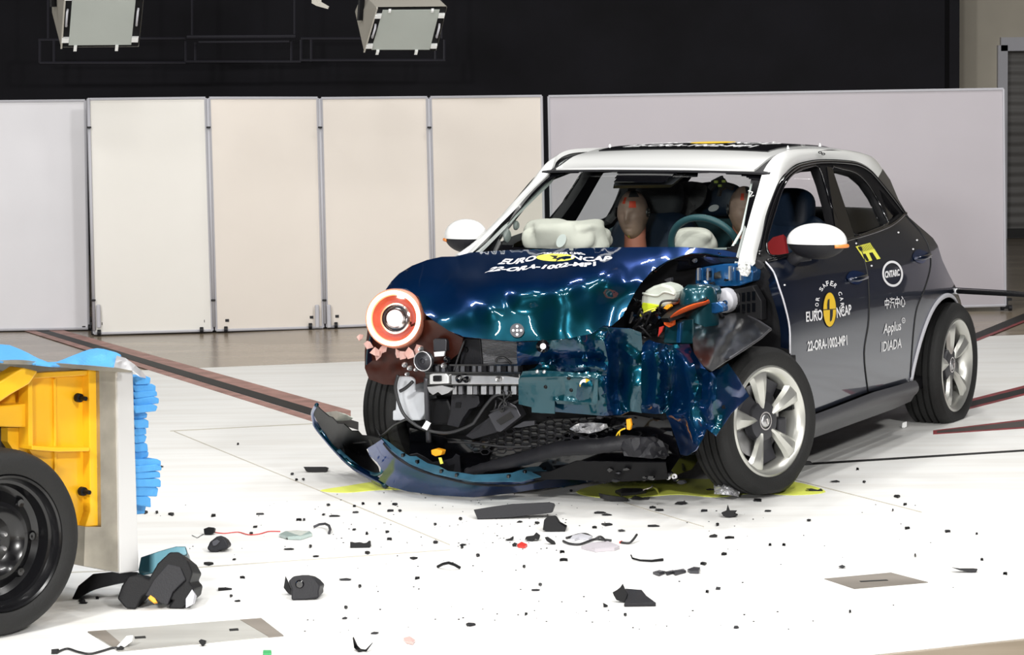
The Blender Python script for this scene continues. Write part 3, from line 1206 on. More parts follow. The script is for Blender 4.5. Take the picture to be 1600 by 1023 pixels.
def railp(u, v, off=0.0):
    k = u * (NA - 1)
    i = min(int(k), NA - 2)
    f = k - i
    a = ua[i] * (1 - f) + ua[i + 1] * f
    b = la[i] * (1 - f) + la[i + 1] * f
    p = a * (1 - v) + b * v
    bul = .016 * math.sin(PI * v) + off
    return C(p[0], p[1] + bul * .7, p[2] + bul * .7)


rail_g = G().grid(lambda u, v: railp(u, v), NA - 1, 8)
rail_g.build('roof_rail', 'white', car, smooth=True, solid=.02, offset=1)
mirg(rail_g).build('roof_rail', 'white', car, smooth=True, solid=.02, offset=1)
trim_g = G().grid(lambda u, v: railp(u * .93, .1 + .8 * v, -.05), 40, 4)
trim_g.build('pillar_trim', 'grey_trim', car, smooth=True, solid=.012)
mirg(trim_g).build('pillar_trim', 'grey_trim', car, smooth=True, solid=.012)
# small measuring mark on the rail
g = G()
for dx in (0, 5):
    c0 = (1276 + dx, 238 + dx * .5)
    v, f = disc2(c0, 3.2, 2.0, rin=.4)
    q = [CAR.pl(a, b, 'y', .61) for a, b in v]
    g.add([C(p[0], p[1] + .018, p[2]) for p in q], f)
g.build('target_mark', 'black_mark', car)

# side window frame and glass ---------------------------------------
WINF = [(1196, 381), (1203, 350), (1210, 327), (1219, 299), (1231, 278), (1246, 266), (1262, 261), (1277, 260), (1286, 284), (1295, 315), (1304, 358), (1250, 392), (1205, 400)]
WINR = [(1297, 266), (1316, 264), (1336, 270), (1352, 284), (1367, 306), (1383, 339), (1385, 350), (1363, 360), (1334, 367), (1322, 335)]
WINQ = [(1373, 296), (1381, 303), (1394, 320), (1405, 333), (1397, 342), (1389, 347), (1384, 328)]
frame_o = [(1181, 411), (1184, 396), (1190, 366), (1197, 337), (1206, 309), (1216, 286), (1228, 271), (1243, 259), (1259, 254), (1277, 251), (1306, 251), (1335, 254),
           (1354, 263), (1369, 278), (1395, 310), (1413, 334), (1400, 346), (1385, 355.5), (1360, 365), (1338, 371.5), (1300, 382), (1250, 396), (1197, 408)]
fr_g = side_panel(frame_o, 7, off=.002, holes=(WINF, WINR, WINQ))
fr_g.build('window_frame', 'black', car, smooth=True, solid=.045, offset=-1)
mirg(fr_g).build('window_frame', 'black', car, smooth=True, solid=.045, offset=-1)
# raised rubber lips around each opening
g = G()
for w_ in (WINF, WINR):
    pts = spline(w_, 3, True)
    g.tube([side(x, y, .004) for x, y in pts + pts[:1]], .007, 6, cap=False)
pts = spline(frame_o[1:16], 3)
g.tube([side(x + .5, y + 2.5, .006) for x, y in pts], .010, 6)
pts = [(1413, 334), (1400, 346), (1385, 355.5), (1360, 365), (1338, 371.5), (1300, 382), (1250, 396), (1197, 408)]
g.tube([side(x, y - 1, .008) for x, y in spline(pts, 3)], .009, 6)
g.build('window_seal', 'gloss_black', car, smooth=True)
mirg(g).build('window_seal', 'gloss_black', car, smooth=True)
bp_ = side_panel([(1289, 261), (1297, 262), (1318, 325), (1332, 368), (1330, 373), (1305, 379), (1298, 325)], 7, off=.008)
bp_.build('pillar_cover', 'gloss_black', car, smooth=True, solid=.006)
mirg(bp_).build('pillar_cover', 'gloss_black', car, smooth=True, solid=.006)
for i, w_ in enumerate((WINR, WINQ)):
    wg = side_panel(w_, 9, off=-.02)
    m_ = 'glass_side' if i == 0 else 'gloss_black'
    wg.build('side_window', m_, car, smooth=True)
    mirg(wg).build('side_window', m_, car, smooth=True)

# windscreen ---------------------------------------------------------


def ws(u, v, off=0.0):
    s = 2 * u - 1
    yb, yt = .70 * s, .553 * s
    xb, xt = -.40 + .16 * (1 - s * s), -.955 + .07 * (1 - s * s)
    zb, zt = 1.045, 1.428 + .018 * (1 - s * s)
    b_ = .03 * math.sin(PI * v)
    return C(xb + (xt - xb) * v + b_ * .5 + off * .6, yb + (yt - yb) * v, zb + (zt - zb) * v + b_ * .8 + off * .8)


def ws_clear(u, v):
    # rounded clear area inside the black border, with the camera patch at the top centre
    x, y = (u - .5) / .465, (v - .515) / .43
    inside = (abs(x) ** 9 + abs(y) ** 9) < 1
    patch = v > .80 and .36 + (.93 - v) * .15 < u < .60 + (v - .8) * .25
    patch = patch or v > .93 and .33 < u < .66
    return inside and not patch


wsh = G().grid(ws, 90, 60, mask=ws_clear).build('windscreen', 'glass', car, smooth=True)
G().grid(lambda u, v: ws(u, v, .002), 90, 60, mask=lambda u, v: not ws_clear(u, v)).build('windscreen_border', 'gloss_black', car, smooth=True, solid=.004)
# camera housing behind the patch
hp_ = [ws(u, v, -.02) for u, v in ((.37, .80), (.63, .82), (.66, .97), (.34, .97))]
hp2 = [p + Vector((0, .10, -.02)) for p in hp_]
G().hexa(hp_, hp2).build('camera_housing', 'grey_plastic', car, bevel=.006)
# cracked white sun sensor strip at the right edge of the pane
G().tube([ws(.955, .93, -.01), ws(.962, .6, -.01), ws(.958, .3, -.01), ws(.93, .1, -.01)], .007, 8).build('pane_bead', 'white', car, smooth=True)
G().tube([ws(.957, .72, .004), ws(.975, .70, .006), ws(.968, .64, .006), ws(.982, .66, .006)], .0025, 6).build('glass_sliver', 'white', car)

# sill, floor pan, liners ---------------------------------------------
SILLT = [(1233, 662), (1300, 637), (1356, 615), (1422, 597)]
SILLB = [(1226, 695), (1300, 669), (1356, 649), (1395, 635), (1421, 623)]


def sill(u, v):
    k = u * 3
    i = min(int(k), 2)
    a_ = np.array(SILLT[i]) * (1 - k + i) + np.array(SILLT[i + 1]) * (k - i)
    b_ = np.array((1226 + (1421 - 1226) * u, ip(1226 + (1421 - 1226) * u, [p[0] for p in SILLB], [p[1] for p in SILLB])))
    q = a_ * (1 - v) + b_ * v
    o = .012 + .018 * math.sin(min(1, v * 1.6) * PI) - .05 * max(0, v - .6)
    return side(q[0], q[1], o)


sg = G().grid(sill, 40, 8)
sg.build('sill', 'sill', car, smooth=True, solid=.02, offset=-1)
mirg(sg).build('sill', 'sill', car, smooth=True, solid=.02, offset=-1)
at_ = G().tube([side(x, y, .006) for x, y in ARCH], .012, 8, flat=.6)
at_.build('arch_trim', 'panel_edge', car, smooth=True)
mirg(at_).build('arch_trim', 'panel_edge', car, smooth=True)
for s_ in (1, -1):
    g = G().lathe([(.40, .0), (.385, -.12), (.375, -.3), (.1, -.31)], C(-2.66, .84 * s_, .33), C(0, s_, 0) - C(0, 0, 0), 40)
    kp = [i for i, f_ in enumerate(g.f) if min(g.v[j].z for j in f_) > .30]
    g.f = [g.f[i] for i in kp]; g.m = [0] * len(g.f)
    g.build('wheel_housing', 'black', car, smooth=40)
RZc = Matrix.Rotation(CAR.az, 3, 'Z')
g = G()
g.box(C(-1.6, 0, .24), (2.6, 1.62, .07), RZc)
g.box(C(-2.75, 0, .42), (.9, 1.1, .34), RZc)
g.box(C(-.48, 0, .58), (.12, 1.40, .80), RZc)
g.build('floor_pan', 'black', car, bevel=.01)
# door inner walls block the view through the body
for s_ in (1, -1):
    G().box(C(-1.45, .79 * s_, .62), (1.9, .05, .72), RZc).build('door_card', 'dark_cloth', car, bevel=.01)

# dashboard, seats ------------------------------------------------------
g = G()
g.grid(lambda u, v: C(-.42 - .42 * v, (2 * u - 1) * (.70 - .02 * v), .985 + .02 * math.sin(PI * v) - .12 * max(0, v - .75) * 4 * (v - .6) * 2), 20, 10)
g.box(C(-.66, 0, .72), (.36, 1.30, .42), RZc)
g.build('dashboard', 'navy_cloth', car, smooth=40)


def rsolid(c, size, rot, r=.05, p=4.0):
    """rounded cushion block in car axes: superellipsoid"""
    g_ = G()

    def fn(u, v):
        a_, b_ = (u * 2 - 1) * PI, (v - .5) * PI
        f = lambda w_: math.copysign(abs(w_) ** (2 / p), w_)
        q = Vector((f(math.cos(b_)) * f(math.cos(a_)) * size[0] / 2, f(math.cos(b_)) * f(math.sin(a_)) * size[1] / 2, f(math.sin(b_)) * size[2] / 2))
        q = rot @ q
        return C(c[0] + q.x, c[1] + q.y, c[2] + q.z)
    g_.grid(fn, 28, 18)
    return g_


def seat(y, name, x=-1.55):
    tilt = Matrix.Rotation(R(-20), 3, 'Y')
    s_ = rsolid((x + .25, y, .52), (.56, .52, .18), Matrix.Rotation(R(6), 3, 'Y')).build(name, 'navy_cloth', car, smooth=True)
    b_ = rsolid((x - .12, y, .86), (.15, .50, .66), tilt).build('backrest', 'navy_cloth', s_, smooth=True)
    return s_


st = seat(.36, 'front_seat')
p = CAR.pl(1238, 318, 'y', .38)
rsolid((p[0] + .02, .38, p[2] - .04), (.13, .25, .24), Matrix.Rotation(R(-12), 3, 'Y'), p=3).build('headrest', 'navy_cloth', st, smooth=True)
g = G()
for dy in (-.06, .06):
    g.tube([C(p[0] - .02, .36 + dy, p[2] - .12), C(p[0] + .03, .36 + dy, p[2] - .3)], .008, 6)
g.build('headrest_post', 'steel', st)
st = seat(-.36, 'front_seat')
rsolid((-1.80, -.36, 1.24), (.13, .26, .22), Matrix.Rotation(R(-12), 3, 'Y'), p=3).build('headrest', 'dark_cloth', st, smooth=True)
rs = rsolid((-2.25, 0, .52), (.5, 1.25, .2), Matrix.Rotation(0, 3, 'Y'), p=6).build('rear_seat', 'dark_cloth', car, smooth=True)
rsolid((-2.62, 0, .84), (.14, 1.30, .64), Matrix.Rotation(R(-18), 3, 'Y'), p=8).build('backrest', 'dark_cloth', rs, smooth=True)
p = CAR.pl(1120, 311, 'x', -2.35)
hr = rsolid((p[0], p[1], p[2]), (.14, .30, .185), Matrix.Rotation(R(-8), 3, 'Y'), p=2.8).build('headrest', 'navy_cloth', rs, smooth=True)
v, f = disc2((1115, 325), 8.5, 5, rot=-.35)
G().add([C(CAR.pl(a_, b_, 'x', p[0] + .09)) for a_, b_ in v], f).build('sticker_or_glint', 'white_mark', hr, solid=.003)  # lamp reflection in the windscreen, painted as a white oval
sb = Sheet(CAR, [(1072, 340, 'x', -1.9), (1155, 340, 'x', -1.9), (1072, 385, 'x', -1.9), (1150, 385, 'x', -1.9)])
sb.mesh([(1068, 385), (1072, 352), (1082, 342), (1150, 341), (1154, 385)], 14).build('seat_shoulder', 'teal_trim', rs, smooth=True, solid=.05)
# hanging curtain airbag seen as dark grey cloth behind the dummy
cb = Sheet(CAR, [(1035, 285, 'x', -2.0), (1095, 285, 'x', -2.0), (1035, 370, 'x', -2.05), (1100, 365, 'x', -1.9)], crump=(.10, 22))
cb.mesh(spline([(1038, 295), (1052, 286), (1080, 284), (1104, 290), (1098, 318), (1082, 330), (1070, 348), (1060, 372), (1038, 372), (1052, 345), (1046, 320)], 3, True), 8).build(
    'curtain_airbag', mat('grey_airbag_cloth', (.10, .095, .10), .9), car, smooth=True, solid=.01)
cb2 = Sheet(CAR, [(1000, 375, 'x', -1.75), (1065, 375, 'x', -1.75), (1030, 350, 'x', -1.8)])
cb2.mesh(spline([(948, 390), (955, 362), (985, 352), (1020, 350), (1055, 356), (1075, 372), (1080, 392)], 3, True), 10).build('seat_shoulder', 'teal_trim', st, smooth=True, solid=.06)

# steering wheel, airbags -------------------------------------------------
swc = CAR.pl(1103, 389, 'x', -.74)
swn = Vector((-.88, 0, .47))                       # wheel axis in car axes, towards the driver
ax_w = (C(*swn) - C(0, 0, 0)).normalized()
g = G()
e1 = (C(0, 1, 0) - C(0, 0, 0)).normalized()
e2 = ax_w.cross(e1).normalized()
ctr = C(*swc)
ring = [ctr + (e1 * math.cos(t) + e2 * math.sin(t)) * .175 for t in np.linspace(0, 2 * PI, 49)]
g.tube(ring, .017, 10, cap=False)
sw = g.build('steering_wheel', 'teal_trim', car, smooth=True)
g = G()
for a_ in (0, PI, PI / 2 if e2.z < 0 else -PI / 2):
    d_ = e1 * math.cos(a_) + e2 * math.sin(a_)
    g.tube([ctr + d_ * .17, ctr + d_ * .05 - ax_w * .03], [.016, .03], 8, flat=.5)
g.build('spoke', 'grey_trim', sw, smooth=True)


def bag(c, r, nm, amp=.03, pw=2.6, seed=0.0, par=None, rz=0.0):
    g_ = G()

    def fn(u, v):
        a_, b_ = (u * 2 - 1) * PI, (v - .5) * PI
        f = lambda w_: math.copysign(abs(w_) ** (2 / pw), w_)
        q = Vector((f(math.cos(b_)) * f(math.cos(a_)) * r[0], f(math.cos(b_)) * f(math.sin(a_)) * r[1], f(math.sin(b_)) * r[2]))
        k = 1 + amp * 8 * (abs(noise.noise(q * 9 + Vector((seed, 0, 0)))) - .2)
        q = Matrix.Rotation(rz, 3, 'Z') @ (q * k)
        return C(c[0] + q.x, c[1] + q.y, c[2] + q.z)
    g_.grid(fn, 48, 30)
    return g_.build(nm, 'bag', par or car, smooth=True)


p = CAR.pl(884, 371, 'x', -.66)
ab = bag((p[0], p[1], p[2]), (.14, .185, .082), 'passenger_airbag', .05, 3.6, rz=.15)
p2 = CAR.pl(920, 372, 'x', -.75)
bag((p2[0], p2[1], p2[2] - .01), (.10, .11, .065), 'airbag_fold', .06, 2.6, 3.3, par=ab)
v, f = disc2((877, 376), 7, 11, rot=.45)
G().add([C(CAR.pl(a_, b_, 'x', p[0] + .155)) for a_, b_ in v], f).build('painted_glint', 'white', ab, solid=.002)  # another windscreen glint, painted as a white oval before the airbag
p = CAR.pl(1085, 378, 'x', -.86)
bag(p, (.07, .10, .065), 'driver_airbag', .05, 2.4, 1.7)
# glovebox-side speaker and pillar details on the far side
for px, py, r_ in ((792, 368, 10), (806, 352, 7)):
    p = CAR.pl(px, py, 'y', -.64)
    G().lathe([(.001, .012), (r_ / 300 * .7, .012), (r_ / 300, .004), (r_ / 300, -.004)], C(*p), C(0, 1, 0) - C(0, 0, 0), 24).build('tweeter_cover', 'grey_trim', car, smooth=40)
# camera rig under the header on the driver side
g = G()
for a_, b_, sx, sy in ((1122, 283, 9, 5), (1130, 288, 7, 6), (1113, 290, 6, 4), (1140, 291, 6, 4), (1126, 294, 12, 2)):
    p = CAR.pl(a_, b_, 'x', -1.15)
    g.box(C(*p), (.03, sx / 300 * 2, sy / 300 * 2), RZc @ Matrix.Rotation(a_, 3, 'X'))
rg = g.build('camera_rig', 'black', car, bevel=.003)
g = G()
for a_, b_ in ((1119, 284), (1131, 283), (1125, 290)):
    g.box(C(*CAR.pl(a_, b_, 'x', -1.12)), (.01, .018, .012), RZc)
g.build('indicator', mat('rig_green', (.25, .3, .05), .4), rg)

# mirrors ------------------------------------------------------------------


def mirror(s_):
    g_ = G()
    cx0, cz0 = (-.635, 1.112) if s_ > 0 else (-.70, 1.10)
    cy0 = .935 if s_ > 0 else .92
    HY = .145 if s_ > 0 else .115

    def shell(v0, v1, k=1.0):
        def fn(u, v):
            th = u * 2 * PI
            ph = v0 + (v1 - v0) * v
            x = .085 * math.cos(ph) * math.cos(th)
            y = HY * math.cos(ph) * math.sin(th)
            z = (.095 if ph > 0 else .075) * math.sin(ph)
            if x < 0: x *= .55
            y *= (1 + .1 * math.sin(ph))
            return C(cx0 + x * k, (cy0 + y * k) * s_, cz0 + z * k)
        return fn
    top = G().grid(shell(.0, PI / 2), 40, 12)
    bot = G().grid(shell(-PI / 2, 0.0, .97), 40, 12)
    if s_ < 0:
        top.f = [tuple(reversed(f_)) for f_ in top.f]; bot.f = [tuple(reversed(f_)) for f_ in bot.f]
    m_ = top.build('door_mirror', 'white', car, smooth=True)
    bot.build('mirror_base', 'grey_plastic', m_, smooth=True)
    am = G().tube([C(cx0 + .075 * math.cos(t) , (cy0 + (HY + .002) * math.sin(t)) * s_, cz0 - .008) for t in np.linspace(.25 * PI, .52 * PI, 14)], .009, 8, flat=1.0)
    am.build('turn_signal', 'amber', m_, smooth=True)
    G().tube([C(cx0 - .02, (cy0 - .05) * s_, cz0 - .04), C(cx0 - .01, (cy0 - .10) * s_, cz0 - .062), C(cx0 + .0, .80 * s_, cz0 - .09)], [.05, .035, .04], 12, flat=.6).build(
        'mirror_arm', 'grey_plastic', m_, smooth=True)


mirror(1)
mirror(-1)

# door handles ----------------------------------------------------------------
for par, (hx, hy, w_) in ((fdoor, (1337, 434, 15)), (rdoor, (1438, 401, 13))):
    o_ = spline([(hx - w_, hy - 1), (hx - w_ * .5, hy - 11), (hx + w_ * .3, hy - 10), (hx + w_, hy - 4), (hx + w_ * .3, hy + 10), (hx - w_ * .6, hy + 7)], 3, True)
    rec = side_panel(o_, 5, off=.0025).build('handle_recess', 'paint', par, smooth=True)
    G().tube([side(hx - w_ + 2, hy + 3, .004), side(hx - w_ * .4, hy + 2, .03), side(hx + w_ * .5, hy - 2, .03), side(hx + w_ - 1, hy - 5, .004)], [.008, .013, .013, .008], 10, flat=.8).build(
        'door_handle', 'paint_side', par, smooth=True)

# lettering on the doors ----------------------------------------------------------


def sd(px, py):
    return side(px, py, .0025)


def dec_obj(nm, mt, par, items, bold=.0, shear=0.0):
    g_ = G()
    for body, quad in items:
        decal(g_, body, quad, sd, bold=bold, shear=shear)
    return g_.build(nm, mt, par)


# quads: bottom left, bottom right, top right, top left as seen
dec_obj('lettering', 'white_mark', fdoor, [('EURO', [(1259, 503), (1284.5, 500), (1284, 483), (1258.5, 487)])], .022)
dec_obj('lettering', 'white_mark', fdoor, [('NCAP', [(1307, 497), (1330, 490.5), (1329, 475), (1306, 480)])], .022)
dec_obj('lettering', 'white_mark', fdoor, [('22-ORA-1002-MP1', [(1261, 549), (1324, 539), (1322.5, 523), (1260.5, 533)])], .03, .1)
# FOR SAFER CARS on an arc above the roundel
g = G()
word = 'FOR SAFER CARS'
c0 = (1295.5, 481)
for i, ch in enumerate(word):
    if ch == ' ': continue
    t = R(196) - R(212) * (i + .5) / len(word)
    ux, uy = math.cos(t), -math.sin(t)
    rx, ry = 17.2, 34.0
    bx, by = c0[0] + rx * ux, c0[1] + ry * uy - 1
    tx, ty = math.sin(t) * rx, math.cos(t) * ry
    l_ = math.hypot(tx, ty); tx, ty = tx / l_, ty / l_
    nx, ny = ty, -tx
    if nx * ux + ny * uy < 0: nx, ny = -nx, -ny
    hw, hh = 1.9 + 1.0 * abs(ty), 8.5 - 3.0 * abs(nx)
    decal(g, ch, [(bx - tx * hw, by - ty * hw), (bx + tx * hw, by + ty * hw), (bx + tx * hw + nx * hh, by + ty * hw + ny * hh), (bx - tx * hw + nx * hh, by - ty * hw + ny * hh)], sd, bold=.02)
g.build('lettering', 'white_mark', fdoor)
g = G()
v, f = disc2((1295.5, 483.5), 10.2, 27.5, 36)
g.add([side(a_, b_, .0025) for a_, b_ in v], f)
g.build('round_emblem', 'yellow_mark', fdoor)
g = G()
v, f = disc2((1295.5, 483.5), 9.5, 25.5, 20, -PI / 2, -PI, rin=.0)
cc = (1295.5, 483.5)
g.add([side(a_, b_, .0035) for a_, b_ in [(cc[0] - .4, cc[1] - .5), (cc[0] - .4, cc[1] - 17), (cc[0] - 3, cc[1] - 15), (cc[0] - 4, cc[1] - 8), (cc[0] - 4, cc[1] - .5)]], [(0, 1, 2, 3, 4)])
g.add([side(a_, b_, .0035) for a_, b_ in [(cc[0] + .4, cc[1] + .5), (cc[0] + 5, cc[1] + .3), (cc[0] + 4.5, cc[1] + 10), (cc[0] + 3, cc[1] + 17), (cc[0] + .4, cc[1] + 19)]], [(0, 1, 2, 3, 4)])
g.add([side(a_, b_, .0035) for a_, b_ in [(cc[0] - 10, cc[1] - .2), (cc[0] + 10, cc[1] - 1.4), (cc[0] + 10, cc[1] - .4), (cc[0] - 10, cc[1] + .9)]], [(0, 1, 2, 3)])
v, f = disc2(cc, 10.4, 28, 36, rin=.955)
g.add([side(a_, b_, .0032) for a_, b_ in v], f)
g.build('emblem_segment', 'black_mark', fdoor)
# rear door marks
g = G()
v, f = disc2((1394, 427.5), 16.2, 20.5, 40, rin=.82, rot=-.12)
g.add([side(a_, b_, .0025) for a_, b_ in v], f)
decal(g, 'CNTARC', [(1382.5, 434.5), (1406, 430.5), (1404.5, 420), (1381.5, 423.5)], sd, bold=.05, shear=.15)
g.build('round_emblem', 'white_mark', rdoor)
dec_obj('lettering', 'white_mark', rdoor, [('\u4e2d\u6c7d\u4e2d\u5fc3', [(1382, 483), (1414, 479.5), (1413, 461), (1381.5, 466)])], .012)
dec_obj('lettering', 'white_mark', rdoor, [('Applus', [(1379, 526), (1407.5, 520), (1406.5, 500.5), (1380, 506)])], .02, .08)
dec_obj('lettering', 'white_mark', rdoor, [('IDIADA', [(1376.5, 550), (1408, 543), (1408, 528), (1376.5, 534)])], .02, .08)
g = G()
v, f = disc2((1411, 500.5), 2.8, 4.4, 20, rin=.72)
g.add([side(a_, b_, .0025) for a_, b_ in v], f)
decal(g, '+', [(1409.6, 503), (1412.4, 502.4), (1412.4, 498.4), (1409.6, 499)], sd)
g.build('plus_mark', 'white_mark', rdoor)
# pale yellow sticker
g = G()
g.add([side(a_, b_, .003) for a_, b_ in [(1336, 385), (1359, 379), (1375, 404), (1352, 409)]], [(0, 1, 2, 3)])
stk = g.build('sticker_or_glint', 'pale_yellow', rdoor)
g = G()
for k in range(9):
    a0 = (1340 + k * 2.3, 384.5 - k * .6)
    g.add([side(a_, b_, .004) for a_, b_ in [(a0[0], a0[1]), (a0[0] + .6, a0[1] - .1), (a0[0] + 6.2, a0[1] + 9), (a0[0] + 5.6, a0[1] + 9.1)]], [(0, 1, 2, 3)])
g.add([side(a_, b_, .004) for a_, b_ in [(1357, 395), (1362, 394), (1369, 405), (1362, 407)]], [(0, 1, 2, 3)])
g.add([side(a_, b_, .004) for a_, b_ in [(1339, 386), (1345, 385), (1347, 390), (1343, 392)]], [(0, 1, 2, 3)])
g.add([side(a_, b_, .004) for a_, b_ in [(1347, 397), (1351, 396), (1357, 407), (1353, 408)]], [(0, 1, 2, 3)])
g.build('print', 'black_mark', stk)
for px, py, par in ((1337, 380, fdoor), (1403, 363, rdoor), (1413, 335, rdoor), (1432, 375, rdoor), (1426, 389, rdoor), (1225, 445, fdoor), (1361, 415, rdoor)):
    v, f = disc2((px, py), 1.6, 1.4, 12)
    G().add([side(a_, b_, .003) for a_, b_ in v], f).build('marker_dot', 'white_mark', par)


# wheels ------------------------------------------------------------------------
def wheel(cx_, cy_, cz_, az_deg, camber, nm, s_=1, flat=0.0, drop=0.0, detail=True):
    """az_deg: direction of the outer face in car axes"""
    ctr_ = C(cx_, cy_, cz_)
    a_ = CAR.az + R(az_deg)
    ca = R(camber)
    ax = Vector((math.cos(a_) * math.cos(ca), math.sin(a_) * math.cos(ca), -math.sin(ca)))
    RT, RR, W2 = .336, .246, .108
    prof = [(RR - .012, -W2 * .80), (RR + .004, -W2 * .92), (RR + .035, -W2 * 1.02), (RR + .065, -W2 * 1.0), (RT - .010, -W2 * .86), (RT - .002, -W2 * .76)]
    for gx in (-.55, -.2, .15, .5):
        w0 = gx * W2
        prof += [(RT, w0 - .0065), (RT - .012, w0 - .004), (RT - .012, w0 + .004), (RT, w0 + .0065)]
    prof += [(RT - .002, W2 * .76), (RT - .010, W2 * .86), (RR + .065, W2 * 1.0), (RR + .04, W2 * 1.03), (RR + .012, W2 * .95), (RR, W2 * .84), (RR - .012, W2 * .80)]
    g_ = G().lathe(prof, ctr_, ax, 96)
    # tread blocks: small sipes
    for v_ in g_.v:
        zf = .018 if flat else .002
        if v_.z < zf: v_.z = zf + (v_.z - zf) * .02
        if flat and v_.z < flat:
            d_ = (flat - v_.z)
            off_ = (v_ - ctr_).dot(ax)
            v_ += ax * (math.copysign(1, off_) * d_ * .25)
    ty = g_.build(nm, 'rubber', car, smooth=35)
    # rim barrel and lip
    g_ = G().lathe([(RR - .014, -W2 * .8), (RR - .03, -W2 * .5), (RR - .04, 0), (RR - .036, W2 * .6), (RR - .028, W2 * .72), (RR - .016, W2 * .88), (RR - .003, W2 * .95), (RR + .006, W2 * .90), (RR + .004, W2 * .8)], ctr_, ax, 72)
    rim = g_.build('rim', 'alloy' if detail else 'alloy_dark', ty, smooth=50)
    up_ = Vector((0, 0, 1)) - ax * ax.z
    up_.normalize()
    sd_ = ax.cross(up_)

    def P_(r, t, h):
        return ctr_ + ax * h + (up_ * math.cos(t) + sd_ * math.sin(t)) * r
    # brake disc, caliper, dark back of the wheel
    G().lathe([(.001, .02), (.165, .02), (.165, .0), (.001, .0)], ctr_ + ax * (-.01), ax, 40).build('brake_disc', 'steel', ty, smooth=40)
    G().lathe([(.001, -.02), (.215, -.02), (.215, -.035), (.001, -.035)], ctr_ + ax * (-.03), ax, 40).build('brake_shield', 'alloy_dark', ty, smooth=40)
    sp0 = R(12)
    for k in range(5):
        t = sp0 + k * 2 * PI / 5
        g_ = G()
        sec = []
        for r_, hw, h_ in ((.060, .010, .070), (.085, .017, .080), (.13, .031, .088), (.18, .044, .094), (.212, .055, .095), (.232, .066, .088)):
            aw = hw / r_
            sec.append([P_(r_, t - aw, h_ - .022), P_(r_, t - aw * .75, h_ - .004), P_(r_, t - aw * .1, h_ + .004), P_(r_, t + aw * .7, h_ - .010), P_(r_, t + aw, h_ - .03), P_(r_, t, h_ - .05)])
        for i in range(len(sec) - 1):
            for j in range(6):
                j2 = (j + 1) % 6
                g_.add([sec[i][j], sec[i][j2], sec[i + 1][j2], sec[i + 1][j]], [(0, 3, 2, 1)])
        g_.add(sec[0], [tuple(range(6))])
        g_.build('spoke', 'alloy', rim, smooth=30)
    # grey webs between the spokes and the round hub cover
    G().lathe([(.001, .066), (.05, .070), (.088, .062), (.094, .045), (.094, .02)], ctr_, ax, 40).build('hub_cover', 'alloy_dark', rim, smooth=50)
    G().lathe([(.001, .078), (.024, .076), (.030, .070), (.030, .06)], ctr_, ax, 28).build('centre_cap', 'steel' if detail else 'alloy_dark', rim, smooth=50)
    g_ = G().lathe([(.036, .072), (.042, .072)], ctr_, ax, 28)
    g_.tube([P_(.012, R(20), .08), P_(.0, 0, .082), P_(.014, R(200), .08)], [.007, .003, .005], 8)
    g_.build('cap_emblem', 'chrome', rim, smooth=50)
    for k in range(5):
        t = sp0 + PI / 5 + k * 2 * PI / 5
        g_ = G()
        vs = [P_(r_, t + d_ * aw, h_) for r_, h_, aw in ((.09, .045, .45), (.15, .03, .36), (.205, .035, .30)) for d_ in (-1, 1)]
        g_.add(vs, [(0, 1, 3, 2), (2, 3, 5, 4)])
        if k % 2 == 0 or not detail:
            g_.build('spoke_web', 'alloy_dark', rim, solid=.008)
    G().box(P_(.16, R(250), .02), (.05, .06, .11), Matrix.Rotation(a_, 3, 'Z')).build('brake_caliper', 'alloy_dark', ty, bevel=.01)
    return ty


p = CAR.pl(1177.5, 656.7, 'y', .785)
wheel(p[0], p[1], p[2], 71.5, -3, 'wheel', flat=.08)
p = CAR.pl(1468.2, 568.8, 'y', .80)
wheel(p[0], p[1], p[2], 88.2, 0, 'wheel')
wheel(-2.65, -.80, .335, -90, 0, 'wheel', detail=False)
wheel(-.10, -.84, .345, -106, 0, 'wheel', detail=False)

# ================================================================== TORN FRONT OF THE CAR
def slab(poly, x, depth, ax='x'):
    """solid with a traced face on the plane x, carried back by depth"""
    a_ = []
    for p in poly:
        xx = p[2] if len(p) > 2 else x
        a_.append(CAR.pl(p[0], p[1], ax, xx))
    f_ = [C(*q) for q in a_]
    b_ = [C(q[0] - depth, q[1], q[2]) for q in a_]
    n_ = len(poly)
    g_ = G()
    vs2, fs2 = list(poly), None
    g_.add(f_ + b_, [tuple(range(n_)), tuple(range(2 * n_ - 1, n_ - 1, -1))] + [(i, n_ + i, n_ + (i + 1) % n_, (i + 1) % n_) for i in range(n_)])
    return g_


def rect(x0, y0, x1, y1):
    return [(x0, y0), (x1, y0), (x1, y1), (x0, y1)]


def ptube(pts, r, n=8, nm='cable', mt='wire', par=None, smooth_n=5):
    """pts: (px, py, x)"""
    P_ = [C(*CAR.pl(a_, b_, 'x', c_)) for a_, b_, c_ in pts]
    if smooth_n:
        P_ = [Vector(q) for q in spline([tuple(q) for q in P_], smooth_n)]
    return G().tube(P_, r, n).build(nm, mt, par or car, smooth=True)


